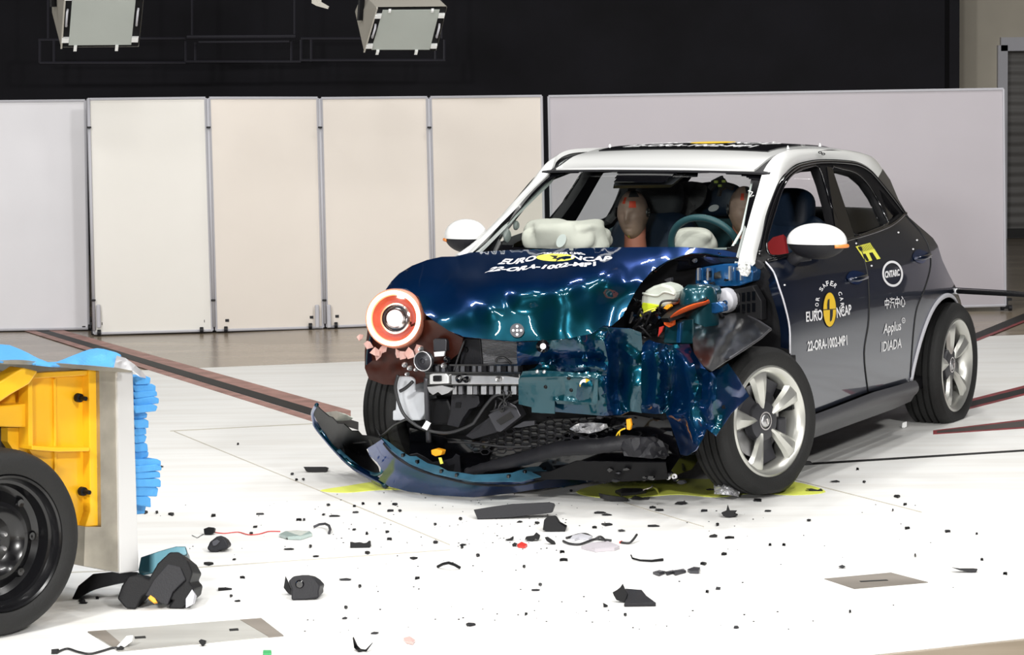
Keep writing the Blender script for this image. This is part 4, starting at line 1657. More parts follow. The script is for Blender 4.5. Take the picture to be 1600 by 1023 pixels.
# ---- bonnet -----------------------------------------------------
hood_o = [(603, 453), (612, 440), (623.5, 428), (644, 415.6), (667, 406.7), (689.6, 401.6), (712.5, 401), (735, 395), (790, 391.5), (850, 389.5), (905, 388), (960, 387),
          (1010, 386.5), (1060, 386.5), (1100, 388), (1130, 391), (1152, 396), (1150, 403), (1121, 399), (1101, 395.5), (1077, 396.5), (1060, 401.5), (1043, 408), (1026, 418), (1017, 425), (1001, 443),
          (991, 458.5), (973, 494), (955, 510), (943, 509), (922, 522), (889, 528.5), (856, 531.5), (805, 533.5), (763, 530), (725, 526), (702, 517), (679, 502), (663, 489), (659, 476.6),
          (654, 464), (636, 452), (618.5, 450)]
hood_ctrl = [(735, 395, 'x', -.27), (850, 390, 'x', -.20), (960, 387, 'x', -.17), (1060, 387, 'x', -.22), (1150, 398, 'x', -.36), (712, 402, 'y', -.735), (667, 407, 'y', -.80), (644, 416, 'y', -.825), (603, 453, 'y', -.85),
             (618, 450, 'x', .34), (654, 464, 'x', .44), (663, 489, 'x', .52), (679, 502, 'x', .57), (720, 430, 'x', .12), (700, 465, 'x', .40), (760, 440, 'x', .33),
             (830, 443, 'x', .42), (885, 438, 'x', .40), (940, 428, 'x', .28), (985, 425, 'x', .12), (1026, 418, 'x', -.02), (1060, 401, 'x', -.14), (1100, 395, 'x', -.24), (800, 412, 'x', .10), (900, 408, 'x', .10),
             (1001, 443, 'x', .16), (973, 494, 'x', .36), (955, 510, 'x', .43), (922, 522, 'x', .53), (856, 531, 'x', .61), (805, 533, 'x', .64), (763, 530, 'x', .66), (725, 526, 'x', .65), (702, 517, 'x', .62),
             (760, 495, 'x', .60), (830, 490, 'x', .56), (950, 470, 'x', .34)]
hood_r = [([(688, 493), (724, 484), (737, 470), (762, 476)], .05, 26), ([(735, 452), (770, 447), (831, 440)], .035, 22), ([(813, 459), (862, 450), (886, 440), (908, 430), (950, 428)], .055, 26),
          ([(880, 452), (884, 484), (876, 512)], .035, 30), ([(950, 430), (944, 450), (933, 470), (926, 500)], .02, 30), ([(956, 452), (985, 441)], .03, 14),
          ([(700, 425), (740, 418), (770, 432)], -.02, 18), ([(712, 405), (728, 432), (745, 412), (756, 434)], -.012, 10), ([(965, 400), (990, 410), (1030, 400)], .02, 16),
          ]
hood_r = [(l_, a_ * .8, w_ * 1.25) for l_, a_, w_ in hood_r]
HOOD = Sheet(CAR, hood_ctrl, hood_r, lam=.012)
hood = HOOD.mesh(hood_o, 6).build('bonnet', 'paint', car, smooth=True, solid=.004, offset=0)


def hd(px, py):
    return HOOD.at(px, py, .011)


def hood_text(body, quad, bold=.02, wav=1.2):
    g_ = G()
    decal(g_, body, quad, lambda a_, b_: HOOD.at(a_, b_ + wav * math.sin(a_ / 9.0), .011), bold=bold)
    return g_.build('lettering', 'white_mark', hood)


hood_text('EURO', [(777, 414), (836, 408), (840, 400), (790, 404)], .035)
hood_text('NCAP', [(892, 405), (953, 409), (958, 401.5), (893, 399)], .035)
hood_text('22-ORA-1002-MP1', [(757, 425.5), (931, 414.5), (931, 408), (770, 418)], .045)
hood_text('FOR SAFER CARS', [(838, 397.5), (916, 397.5), (908, 394), (850, 394)], .03, .4)
g = G()
v, f = disc2((868, 402), 30, 6.0, 36)
g.add([hd(*q) for q in v], f)
em = g.build('round_emblem', 'pale_yellow', hood)
g = G()
g.add([HOOD.at(a_, b_, .0125) for a_, b_ in [(858, 398.5), (872, 399.5), (869, 402.5), (880, 403), (868, 408.5), (870, 404.5), (858, 404)]], [(0, 1, 2, 3, 4, 5, 6)])
g.build('emblem_segment', 'black_mark', em)


def target(sheet_fn, c0, r0, par, dark='black_mark', n=5, dr=2.4):
    v_, f_ = disc2(c0, r0, r0, 28)
    t_ = G().add([sheet_fn(a_, b_, .009) for a_, b_ in v_], f_).build('target_disc', dark, par)
    g_ = G()
    for dx, dy in ((0, 0), (1, 0), (-1, 0), (0, 1), (0, -1))[:n]:
        v_, f_ = disc2((c0[0] + dx * r0 * .55, c0[1] + dy * r0 * .58), dr, dr, 10)
        g_.add([sheet_fn(a_, b_, .011) for a_, b_ in v_], f_)
    g_.build('target_dots', 'white_mark', t_)


target(HOOD.at, (808, 516), 11, hood, 'alloy_dark', 5, 2.1)

# ---- far-side front fender ---------------------------------------------


def ffn(u, v):
    x = -.46 + .86 * u
    yt = ip(x, [-.46, -.2, .07, .26, .42], [-.765, -.76, -.815, -.84, -.80])
    zt_ = ip(x, [-.46, -.2, .07, .26, .42], [1.045, 1.035, .975, .91, .83])
    zb_ = .70 - .12 * max(0, u - .55) * 2 - (.42 * max(0, .12 - u) / .12)
    k = math.sin(v * PI / 2)
    y = yt + (-.885 + .03 * max(0, u - .7) - yt) * k
    return C(x, y, zt_ + (zb_ - zt_) * v)


G().grid(ffn, 36, 16).build('front_fender', 'paint', car, smooth=True, solid=.006)

# ---- added sheet with lamp glow in its colour, headlight ----------------------------------------------
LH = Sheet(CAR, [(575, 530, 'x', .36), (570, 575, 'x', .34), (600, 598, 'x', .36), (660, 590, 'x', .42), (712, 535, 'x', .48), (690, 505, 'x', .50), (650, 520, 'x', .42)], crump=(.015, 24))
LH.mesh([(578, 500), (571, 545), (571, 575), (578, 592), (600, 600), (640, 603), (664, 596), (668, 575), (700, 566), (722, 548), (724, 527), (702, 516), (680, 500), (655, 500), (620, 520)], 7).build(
    'glow_brown_sheet', 'glow_brown', car, smooth=30, solid=.01)
hc = CAR.pl(616, 497, 'x', .50)
hctr = C(*hc)
az_ = CAR.az + R(14)
hax = Vector((math.cos(az_) * math.cos(R(8)), math.sin(az_) * math.cos(R(8)), math.sin(R(8))))
HL = G().lathe([(.120, -.10), (.136, -.05), (.134, .0), (.128, .012), (.122, .010)], hctr, hax, 48).build('headlight', 'lamp_pink', car, smooth=50)
G().lathe([(.128, .015), (.12, -.01), (.095, -.05), (.07, -.07), (.001, -.075)], hctr, hax, 48).build('reflector', 'lamp_bowl', HL, smooth=50)
ringp = []
e1h = hax.cross(Vector((0, 0, 1))).normalized()
e2h = e1h.cross(hax)
for t in np.linspace(0, 2 * PI, 61):
    ringp.append(hctr + hax * .012 + (e1h * math.cos(t) + e2h * math.sin(t)) * .116)
G().tube(ringp, .009, 10, cap=False).build('light_ring', 'ring', HL, smooth=True)
G().lathe([(.103, -.004), (.107, .007), (.1255, .009), (.131, .0)], hctr, hax, 60).build('ring_diffuser', 'ring_orange', HL, smooth=50)
G().lathe([(.072, -.05), (.070, -.018), (.062, -.014), (.058, -.03), (.048, -.03), (.046, -.012), (.038, -.010)], hctr, hax, 40).build('bezel', 'chrome', HL, smooth=30)
G().lathe([(.040, -.03), (.038, -.006), (.028, .008), (.014, .016), (.001, .018)], hctr, hax, 32).build('projector_lens', 'lampglow', HL, smooth=True)
G().lathe([(.126, .020), (.10, .025), (.05, .028), (.001, .029)], hctr, hax, 48).build('lens_cover', 'clear', HL, smooth=True)
rnd = random.Random(5)
for k in range(9):
    t = R(rnd.uniform(232, 335))
    c_ = hctr + (e1h * math.cos(t) + e2h * math.sin(t)) * rnd.uniform(.150, .185) + hax * rnd.uniform(-.02, .02)
    g = G()
    n = 5
    pts = [c_ + (e1h * math.cos(a_) + e2h * math.sin(a_)) * rnd.uniform(.012, .03) + hax * rnd.uniform(-.01, .01) for a_ in np.linspace(0, 2 * PI, n, endpoint=False)]
    g.add(pts, [tuple(range(n))])
    g.build('lens_shard', mat('pinkish_shard', (.55, .33, .29), .15, 0, .5) if k == 0 else bpy.data.materials['pinkish_shard'], HL, solid=.004)

# ---- mechanical parts behind the missing bumper -----------------------------
eb = slab([(655, 545), (1000, 530), (1090, 560), (1062, 700), (1040, 735), (640, 735)], .22, .5).build('engine_bay', 'black', car, bevel=.01)
slab([(985, 470), (1005, 440), (1040, 408), (1100, 396), (1180, 402), (1222, 450), (1236, 560), (1238, 640), (1100, 660), (1000, 600)], -.36, .06).build('bulkhead', 'black', car)
slab([(749, 528), (806, 530), (809, 543), (808, 571), (753, 571)], .44, .04).build('radiator', 'fins', car)
sh_ = slab([(723, 529), (750, 529), (754, 571), (718, 571)], .45, .05).build('radiator_shroud', 'grey_plastic', car, bevel=.003)
G().lathe([(.001, .008), (.012, .008), (.013, 0)], C(*CAR.pl(728, 546, 'x', .452)), C(1, 0, 0) - C(0, 0, 0), 20).build('bolt', 'black', sh_, smooth=40)
cb_ = slab(rect(664, 583, 812, 602), .50, .06).build('crash_beam', 'gloss_black', car, bevel=.004)
slab([(705, 586), (790, 587), (812, 590), (812, 600), (705, 600)], .515, .03).build('beam_plate', 'steel', cb_, bevel=.003)
slab([(671, 585), (676, 583.5), (697, 583.5), (701, 588), (701, 599), (671, 600)], .52, .03).build('end_bracket', 'alu_bright', cb_, bevel=.004)
slab([(676, 587), (688, 587), (688, 596), (676, 596)], .535, .03).build('connector', 'black', cb_, bevel=.004)
slab(rect(660, 569, 814, 571.5), .51, .07).build('upper_flange', 'gloss_black', cb_)
slab(rect(664, 581, 814, 583.5), .51, .07).build('upper_flange', 'gloss_black', cb_)
slab(rect(662, 571, 812, 582), .46, .03).build('upper_web', 'alloy_dark', cb_)
for i in range(15):
    x0 = 672 + i * 9.4 + rnd.uniform(-1, 1)
    slab(rect(x0, 571, x0 + rnd.choice([3, 5, 6]), 582), .48, .02).build('rib', 'rib_grey' if i % 3 else 'grey_plastic', cb_)
slab(rect(668, 602, 812, 617), .44, .04).build('lower_web', 'black', cb_)
for i in range(9):
    x0 = 706 + i * 11.5 + rnd.uniform(-1.5, 1.5)
    slab(rect(x0, 603, x0 + rnd.choice([3, 6, 8]), 616), .475, .02).build('rib', 'rib_grey' if i % 2 else 'steel', cb_, bevel=.001)
slab([(667, 604), (690, 602), (708, 606), (700, 614), (690, 617), (684, 612), (676, 617), (670, 612)], .50, .02).build('bent_bracket', 'steel', cb_, bevel=.002)
# horn, lamp module with white label
hp0 = C(*CAR.pl(661, 564, 'x', .54))
fx_ = C(1, 0, 0) - C(0, 0, 0)
hn = G().lathe([(.001, -.01), (.012, -.008), (.014, .006), (.024, -.006), (.034, -.01), (.041, 0), (.043, .006), (.045, 0), (.044, -.02), (.02, -.04), (.001, -.04)], hp0, fx_, 32).build('horn', 'alloy_dark', car, smooth=40)
G().lathe([(.041, .004), (.0435, .009), (.046, .004)], hp0, fx_, 32).build('horn_rim', 'steel', hn, smooth=True)
md_ = slab([(676, 531), (679, 529), (696, 529), (698, 532), (697, 549), (677, 549)], .50, .05).build('sensor_box', 'alloy_dark', car, bevel=.005)
slab([(678, 550), (695, 548.5), (693.5, 556), (679, 557)], .505, .01).build('label', 'white_mark', md_)
for px, py, r_ in ((698, 562, 5), (657, 545, 4), (640, 575, 4), (693, 571, 4), (632, 570, 4), (650, 577, 3), (636, 584, 3), (720, 590, 3), (717, 592, 6), (778, 592, 4), (728, 593, 5)):
    G().lathe([(.001, .01), (r_ / 330 * .6, .012), (r_ / 330, .003), (r_ / 330, -.01)], C(*CAR.pl(px, py, 'x', .53)), fx_, 12).build('bolt', 'steel' if r_ < 5 else 'gloss_black', car, smooth=40)
# washer tank
slab([(620, 588), (641, 588), (648, 593), (648, 611), (664, 613), (663, 647), (656, 657), (613, 657), (613, 641), (617.5, 641)], .42, .12).build('washer_tank', 'tank_grey', car, bevel=.008)
# dark modules
tk = slab([(668, 624), (700, 622), (706, 640), (703, 664), (668, 664)], .40, .1).build('pump_housing', 'black', car, bevel=.012)
slab([(706, 607), (722, 612), (748, 618), (749, 630), (744, 636), (733, 639), (722, 655), (716, 668), (698, 664), (703, 646)], .43, .05).build('duct_flap', 'grey_plastic', car, bevel=.003)
slab([(712, 629), (720, 629), (719, 637), (711, 637)], .435, .02).build('clip', 'black', car, bevel=.001)
ac = slab([(762, 648), (792, 626), (806, 634), (814, 650), (782, 675), (776, 674)], .44, .06).build('shutter_actuator', 'alloy_dark', car, bevel=.004)
slab([(775, 657), (797, 643), (803, 652), (782, 664)], .445, .03).build('actuator_slot', 'gloss_black', ac)
slab([(779, 640), (786, 634), (789, 640), (783, 645)], .45, .03).build('actuator_port', 'gloss_black', ac)
slab([(738, 686), (727, 681), (741, 668), (764, 652), (772, 664), (777, 675), (746, 684)], .42, .03).build('bracket', 'grey_plastic', car, bevel=.002)
slab([(800, 668), (818, 658), (835, 657), (835, 664), (812, 668)], .42, .02).build('bracket', 'alloy_dark', car, bevel=.002)
# cables
ptube([(622, 586, .50), (618, 605, .50), (624, 632, .50), (636, 653, .50), (662, 670, .48), (700, 676, .47), (735, 664, .47), (744, 655, .47), (760, 632, .47), (776, 617, .47), (800, 617, .46)], .0075)
ptube([(645, 596, .50), (634, 606, .50), (625, 611, .50)], .008)
ptube([(636, 654, .50), (616, 664, .45), (600, 678, .30), (585, 687, .15), (560, 691, .0), (540, 690, -.05)], .006)
ptube([(595, 683, .25), (588, 668, .2), (583, 650, .15)], .005)
ptube([(726, 531, .49), (717, 555, .50), (709, 580, .50)], .005)
ptube([(775, 566, .50), (777, 560, .50), (786, 558, .50), (794, 563, .49), (799, 571, .48)], .005)
ptube([(666, 590, .50), (668, 650, .44), (670, 690, .40)], .012, mt='alloy_dark')
ptube([(700, 690, .38), (740, 692, .38), (790, 698, .38), (830, 697, .38)], .005)
for k in range(9):
    x0, y0 = rnd.uniform(770, 815), rnd.uniform(606, 626)
    ptube([(x0, y0, .46), (x0 + rnd.uniform(-14, 14), y0 + rnd.uniform(3, 12), .48), (x0 + rnd.uniform(-18, 18), y0 + rnd.uniform(10, 24), .45)], .004)
slab([(659, 668), (666, 657), (673, 661), (667, 672)], .50, .004).build('cable_tag', 'white_mark', car)

# honeycomb grille and black lower trim, near the ground
LX = .36
lg = slab([(640, 668), (700, 684), (760, 690), (860, 655), (990, 648), (1050, 660), (1062, 715), (1040, 748), (900, 748), (860, 742), (740, 745), (640, 716)], LX - .12, .3).build('lower_tray', 'gloss_black', car)
gr = G()
hx, hy = 15.0, 8.5


def hexpt(i, j, k):
    cx0 = 745 + i * hx * .75 * 1.15
    cy0 = 694 + j * hy + (i % 2) * hy / 2 - (i * .9)
    t = k * PI / 3
    return (cx0 + math.cos(t) * hx * .5, cy0 + math.sin(t) * hy * .55)


ng = 0
grl = None
for i in range(0, 15):
    for j in range(-3, 3):
        c_ = hexpt(i, j, 0)
        if not pip(c_[0] - 7, c_[1], [(735, 690), (800, 668), (965, 655), (975, 690), (840, 700), (750, 712)]):
            continue
        pts = [C(*CAR.pl(*hexpt(i, j, k), 'x', LX - .04)) for k in range(7)]
        gr.tube(pts, .003, 5, cap=False)
grl = gr.build('honeycomb_grille', 'grey_plastic', car, smooth=True)
TB = [C(*CAR.pl(a_, b_, 'x', c_)) for a_, b_, c_ in ((728, 738, .37), (770, 727, .38), (820, 716, .40), (870, 702, .42), (930, 697, .42), (985, 692, .38), (1042, 706, .30))]
TB = [Vector(q) for q in spline([tuple(q) for q in TB], 8)]
G().tube(TB, [.020 + .018 * min(1, i / 20) + .006 * noise.noise(Vector((i * .7, 0, 0))) for i in range(len(TB))], 14, flat=.8).build('lower_lip', 'grey_plastic', car, smooth=True)
UF = Sheet(CAR, [(975, 685, 'x', .42), (1040, 680, 'x', .38), (1045, 712, 'x', .36), (985, 705, 'x', .44)], crump=(.05, 20))
UF.mesh([(968, 690), (985, 684), (1022, 682), (1036, 690), (1045, 712), (1020, 716), (975, 712)], 7).build('torn_flap', 'grey_plastic', car, smooth=30, solid=.006)
SW = Sheet(CAR, [(735, 740, 'x', .36), (820, 720, 'x', .38), (860, 742, 'x', .34), (780, 748, 'x', .33)])
SW.mesh([(668, 722), (700, 728), (716, 722), (722, 738), (760, 742), (860, 736), (900, 720), (1040, 722), (1044, 748), (960, 752), (880, 748), (740, 752), (680, 738)], 10).build('lower_skirt', 'black', car, smooth=30, solid=.006)
gt = Sheet(CAR, [(640, 705, 'x', .42), (720, 712, 'x', .42), (715, 735, 'x', .38), (650, 720, 'x', .38)])
gt.mesh([(640, 710), (652, 708), (664, 714), (676, 722), (690, 720), (706, 716), (712, 709), (718, 712), (720, 738), (690, 736), (660, 728)], 7).build('torn_duct', 'grey_plastic', car, smooth=30, solid=.005)
slab([(673, 703), (680, 701), (691, 704), (689, 711), (680, 713), (674, 710)], .46, .04).build('clip', 'orange_yellow', car, bevel=.004)
tg_ = slab([(685, 715), (689, 714.5), (692, 724), (688, 725)], .455, .006).build('yellow_tag', 'pale_yellow', car)
SG = Sheet(CAR, [(892, 665, 'x', .36), (950, 662, 'x', .36), (930, 675, 'x', .36), (900, 675, 'x', .36)], crump=(.04, 7))
SG.mesh([(890, 670), (898, 664), (905, 661), (925, 660), (948, 662), (950, 667), (938, 673), (920, 677), (900, 675)], 4).build('crumpled_sheet', 'foil', car, smooth=20, solid=.003)
slab([(978, 655), (984, 654), (986, 664), (984, 672), (979, 671)], .40, .02).build('connector', 'orange_yellow', car, bevel=.003)
ptube([(977, 669, .40), (970, 672, .40), (965, 677, .40), (962, 684, .39)], .0035, mt='yellow_mark', nm='yellow_wire')
ptube([(968, 674, .40), (968, 684, .39)], .003, mt='yellow_mark', nm='yellow_wire')
for px, py in ((1044, 745), (1054, 744)):
    G().lathe([(.005, .0), (.005, .006), (.012, .006), (.013, 0)], C(*CAR.pl(px, py, 'x', .2)), fx_, 16).build('washer', 'white_mark', car, smooth=40)
# scattered metal and plastic fragments in the dark centre
for k in range(46):
    px, py = rnd.uniform(850, 1060), rnd.uniform(650, 700)
    if k > 28: px, py = rnd.uniform(940, 1070), rnd.uniform(730, 757)
    s0 = rnd.uniform(2, 8)
    n = rnd.choice([4, 5, 6])
    pol = [(px + math.cos(t) * s0 * rnd.uniform(.5, 1.4), py + math.sin(t) * s0 * rnd.uniform(.3, .8)) for t in np.linspace(0, 2 * PI, n, endpoint=False)]
    slab(pol, LX - .02 + rnd.uniform(-.05, .04), .02).build('fragment', rnd.choice(['gloss_black', 'grey_plastic', 'gloss_black', 'alloy_dark', 'gloss_black', 'steel' if k % 4 == 0 else 'black']), car)

# ---- teal panels in the middle ------------------------------------------------
PN = Sheet(CAR, [(810, 535, 'x', .62), (860, 533, 'x', .64), (930, 520, 'x', .56), (1000, 516, 'x', .42), (812, 572, 'x', .60), (860, 560, 'x', .58), (930, 566, 'x', .54), (1000, 570, 'x', .40),
                 (812, 640, 'x', .52), (870, 644, 'x', .54), (940, 646, 'x', .54), (1003, 640, 'x', .40), (850, 545, 'x', .67), (900, 545, 'x', .64), (965, 600, 'x', .40), (985, 600, 'x', .43), (940, 600, 'x', .56)],
           [([(812, 550), (835, 556), (850, 556)], .04, 14), ([(815, 574), (850, 562), (890, 558), (935, 560)], -.05, 12), ([(943, 530), (950, 565), (945, 600), (948, 640)], .05, 16),
            ([(965, 530), (968, 570), (964, 610), (970, 640)], -.06, 18), ([(905, 528), (915, 548), (918, 554)], .03, 14), ([(975, 545), (990, 560)], .03, 14), ([(880, 575), (930, 572), (945, 578)], .03, 10)], crump=(.008, 40))
pn_o = [(808, 535), (856, 532), (889, 529), (922, 522), (943, 510), (956, 512), (985, 513), (1002, 520), (1006, 560), (1006, 612), (1003, 645), (985, 642), (972, 648), (940, 649), (905, 646), (868, 643), (835, 640), (822, 628),
        (813, 610), (813, 590), (822, 580), (835, 575), (842, 568), (808, 570)]
panel_ = PN.mesh(pn_o, 6).build('bumper_panel', 'paint', car, smooth=35, solid=.004, offset=0)
PL = Sheet(CAR, [(817, 579, 'x', .62), (932, 585, 'x', .60), (934, 630, 'x', .585), (866, 640, 'x', .58), (811, 631, 'x', .59), (811, 593, 'x', .60), (880, 600, 'x', .60)],
           [([(815, 589), (880, 588), (928, 590)], .012, 5), ([(868, 625), (925, 629), (930, 592)], .014, 6), ([(882, 592), (884, 608), (880, 630)], .012, 8), ([(905, 624), (918, 605), (925, 594)], -.010, 10)], crump=(.005, 40))
plate_ = PL.mesh([(817, 580), (845, 578), (900, 582), (930, 584), (934, 588), (934, 628), (930, 632), (900, 632), (871, 630), (867, 624), (867, 646), (831, 644), (831, 636), (810.5, 631), (810.5, 593)], 5).build(
    'plate_holder', 'teal', car, smooth=35, solid=.004, offset=0)
v, f = disc2((915, 600.5), 9.5, 9, 12, PI / 2, PI)
g = G().add([PL.at(a_, b_, .006) for a_, b_ in v], f)
v, f = disc2((915, 600.5), 9.5, 9, 12, -PI / 2, 0)
g.add([PL.at(a_, b_, .006) for a_, b_ in v], f)
g.build('target_disc', 'yellow_mark', plate_)
v, f = disc2((915, 600.5), 9.5, 9, 12, PI, PI * 1.5)
g = G().add([PL.at(a_, b_, .006) for a_, b_ in v], f)
v, f = disc2((915, 600.5), 9.5, 9, 12, 0, PI / 2)
g.add([PL.at(a_, b_, .006) for a_, b_ in v], f)
g.build('target_disc', 'white_mark', plate_)
v, f = disc2((848, 541), 9.5, 10, 24, rin=.5)
bd = G().add([PN.at(a_, b_, .008) for a_, b_ in v], f).build('badge_mount', 'gloss_black', panel_, solid=.008)
v, f = disc2((848.5, 541), 4.2, 4.5, 20)
G().add([PN.at(a_, b_, .02) for a_, b_ in v], f).build('badge_boss', 'white_mark', bd, solid=.008)
for px, py in ((840, 580), (851, 580.5), (889, 590), (853, 604), (893, 609)):
    G().lathe([(.001, .010), (.007, .008), (.010, 0)], PL.at(px, py, -.002), fx_, 12).build('screw', 'steel' if py < 585 else 'black', plate_, smooth=40)

# ---- crumpled near-side corner --------------------------------------------------
CN = Sheet(CAR, [(1008, 537, 'x', .40), (1003, 640, 'x', .42), (1035, 540, 'x', .46), (1040, 640, 'x', .47), (1076, 540, 'x', .34), (1070, 620, 'x', .46), (1099, 575, 'y', .86), (1110, 630, 'y', .95), (1137, 570, 'y', .96),
                 (1170, 619, 'y', 1.0), (1142, 646, 'y', 1.0), (1118, 680, 'y', .99), (1087, 702, 'y', .90), (1060, 700, 'x', .40), (1045, 660, 'x', .44)],
           [([(1022, 545), (1028, 580), (1024, 630)], .06, 16), ([(1045, 548), (1050, 590), (1044, 636)], -.06, 18), ([(1072, 560), (1078, 600), (1074, 650), (1082, 690)], .07, 20), ([(1098, 590), (1096, 630), (1104, 660)], -.05, 16),
            ([(1120, 588), (1118, 625)], .03, 12), ([(1138, 600), (1150, 612)], .02, 12), ([(1125, 660), (1150, 628)], .02, 10), ([(1055, 650), (1066, 690)], .03, 12), ([(1085, 570), (1092, 600), (1086, 620)], .03, 10)], crump=(.014, 40))
cn_o = [(1004, 540), (1009, 534), (1015, 531), (1026, 536), (1045, 538), (1077, 538), (1084, 552), (1099, 572), (1109, 582), (1124, 577), (1137, 568), (1153, 590), (1170, 619), (1156, 632), (1142, 646), (1130, 664), (1119, 681),
        (1104, 670), (1098, 685), (1088, 703), (1074, 712), (1064, 710), (1058, 690), (1048, 662), (1040, 645), (1025, 646), (1003, 644), (1002, 590)]
corner = CN.mesh(cn_o, 6).build('torn_bumper_corner', 'paint', car, smooth=35, solid=.005, offset=0)
v, f = disc2((1131, 636), 3.2, 3.6, 14)
G().add([CN.at(a_, b_, .006) for a_, b_ in v], f).build('screw_hole', 'black', corner)
# painted inner structure
slab([(1040, 500), (1084, 497), (1083, 537), (1036, 537)], .12, .16).build('side_member', 'teal', car, bevel=.006)
slab([(1058, 505), (1064, 503), (1062, 536), (1056, 536)], .14, .03).build('member_rib', 'blue_inner', car, bevel=.004)
stc = CAR.pl(1092, 462, 'x', .02)
G().lathe([(.001, .05), (.05, .05), (.075, .03), (.085, -.01), (.09, -.09), (.092, -.2)], C(*stc), (0, 0, 1), 32).build('strut_tower', 'teal', car, smooth=40)
slab([(1066, 500), (1078, 460), (1090, 446), (1112, 448), (1116, 458), (1112, 472), (1100, 480), (1090, 500)], -.04, .10).build('tower_flank', 'teal', car, bevel=.01)
cw = slab([(1087, 421), (1100, 417), (1130, 412), (1152, 411), (1172, 414), (1177, 426), (1175, 440), (1155, 447), (1118, 448), (1086, 444)], -.26, .10).build('cowl_bracket', 'blue_inner', car, bevel=.006)
for k, (x0, x1) in enumerate(((1089, 1092), (1097, 1099), (1104, 1107), (1113, 1115), (1138, 1141), (1147, 1149), (1156, 1158))):
    slab(rect(x0, 419 - (k > 3) * 3, x1, 438), -.235, .03).build('bracket_rib', 'blue_inner' if k % 2 else 'steel', cw)
slab([(1113, 428), (1125, 423), (1127, 434), (1115, 436)], -.24, .02).build('bracket_slot', 'gloss_black', cw)
slab([(1103, 424), (1110, 423), (1110, 433), (1103, 434)], -.24, .02).build('bracket_slot', 'gloss_black', cw)
WP = Sheet(CAR, [(1155, 415, 'x', -.20), (1172, 415, 'x', -.20), (1172, 432, 'x', -.20), (1158, 430, 'x', -.20)], crump=(.04, 6))
WP.mesh([(1153, 412), (1172, 410), (1173, 425), (1168, 432), (1158, 430), (1154, 421)], 3).build('torn_paper', 'white', car, smooth=25, solid=.003)
bb = C(*CAR.pl(1130, 470, 'x', -.20))
bst = G().lathe([(.001, .015), (.040, .015), (.052, .008), (.056, -.01), (.056, -.05)], bb, fx_, 36).build('brake_booster', 'panel_edge', car, smooth=45)
for px, py in ((1120, 460), (1133, 473), (1122, 482)):
    G().lathe([(.006, .004), (.011, .006), (.013, 0)], C(*CAR.pl(px, py, 'x', -.183)), fx_, 14).build('booster_stud', 'blue_inner', bst, smooth=40)
# coolant tank
tn = slab([(1002, 463), (1008, 454), (1020, 447), (1033, 443), (1048, 447), (1056, 456), (1055, 466), (1045, 478), (1022, 482), (1004, 484), (1001, 474)], .10, .12).build('coolant_tank', 'tank', car, bevel=.012)
slab([(1003, 472), (1018, 474), (1036, 477), (1022, 481.5), (1005, 488), (1002, 480)], .104, .10).build('coolant', 'fluid', tn, bevel=.006)
ptube([(1004, 458, .105), (1026, 462, .106), (1038, 456, .106), (1054, 460, .105)], .005, nm='tank_seam', mt='tank', par=tn)
ptube([(1026, 481, .11), (1012, 485, .12), (1001, 491, .12), (1003, 494, .12), (1015, 488, .12), (1024, 484, .12)], .0035, nm='yellow_wire', mt='pale_yellow')
slab([(1036, 482), (1040, 477), (1046, 475), (1048, 479), (1042, 484)], .12, .03).build('hose_clip', 'orange_yellow', car, bevel=.003)
# orange high-voltage band
OB = Sheet(CAR, [(1048, 497, 'x', .16), (1075, 485, 'x', .20), (1108, 472, 'x', .14)], [([(1056, 492), (1080, 483), (1100, 475)], .03, 8)])
ob = OB.mesh(spline([(1046, 498), (1053, 490), (1066, 482), (1084, 475), (1102, 471), (1107, 468), (1109, 473), (1105, 481), (1090, 488), (1073, 494), (1056, 497)], 2, True), 4).build('orange_band', 'orange', car, smooth=True, solid=.004)
slab([(1036, 500), (1042, 496), (1052, 499), (1052, 508), (1045, 512), (1037, 507)], .17, .03).build('band_knot', 'orange', ob, bevel=.004)
slab([(1030, 511), (1037, 509), (1034, 518), (1028, 526)], .17, .01).build('band_tail', 'red', ob)
BK = Sheet(CAR, [(1040, 490, 'x', .10), (1075, 480, 'x', .12), (1108, 466, 'x', .08)])
BK.mesh([(1034, 500), (1050, 484), (1070, 474), (1095, 468), (1106, 464), (1105, 470), (1070, 490), (1045, 500)], 5).build('black_hose', 'black', car, smooth=True, solid=.02)
slab([(1107, 474), (1120, 472), (1130, 480), (1130, 487), (1118, 490), (1107, 489)], .06, .06).build('bracket', 'blue_inner', car, bevel=.004)
slab([(1080, 494), (1104, 486), (1104, 493), (1086, 498)], .08, .05).build('bracket', 'blue_inner', car, bevel=.003)
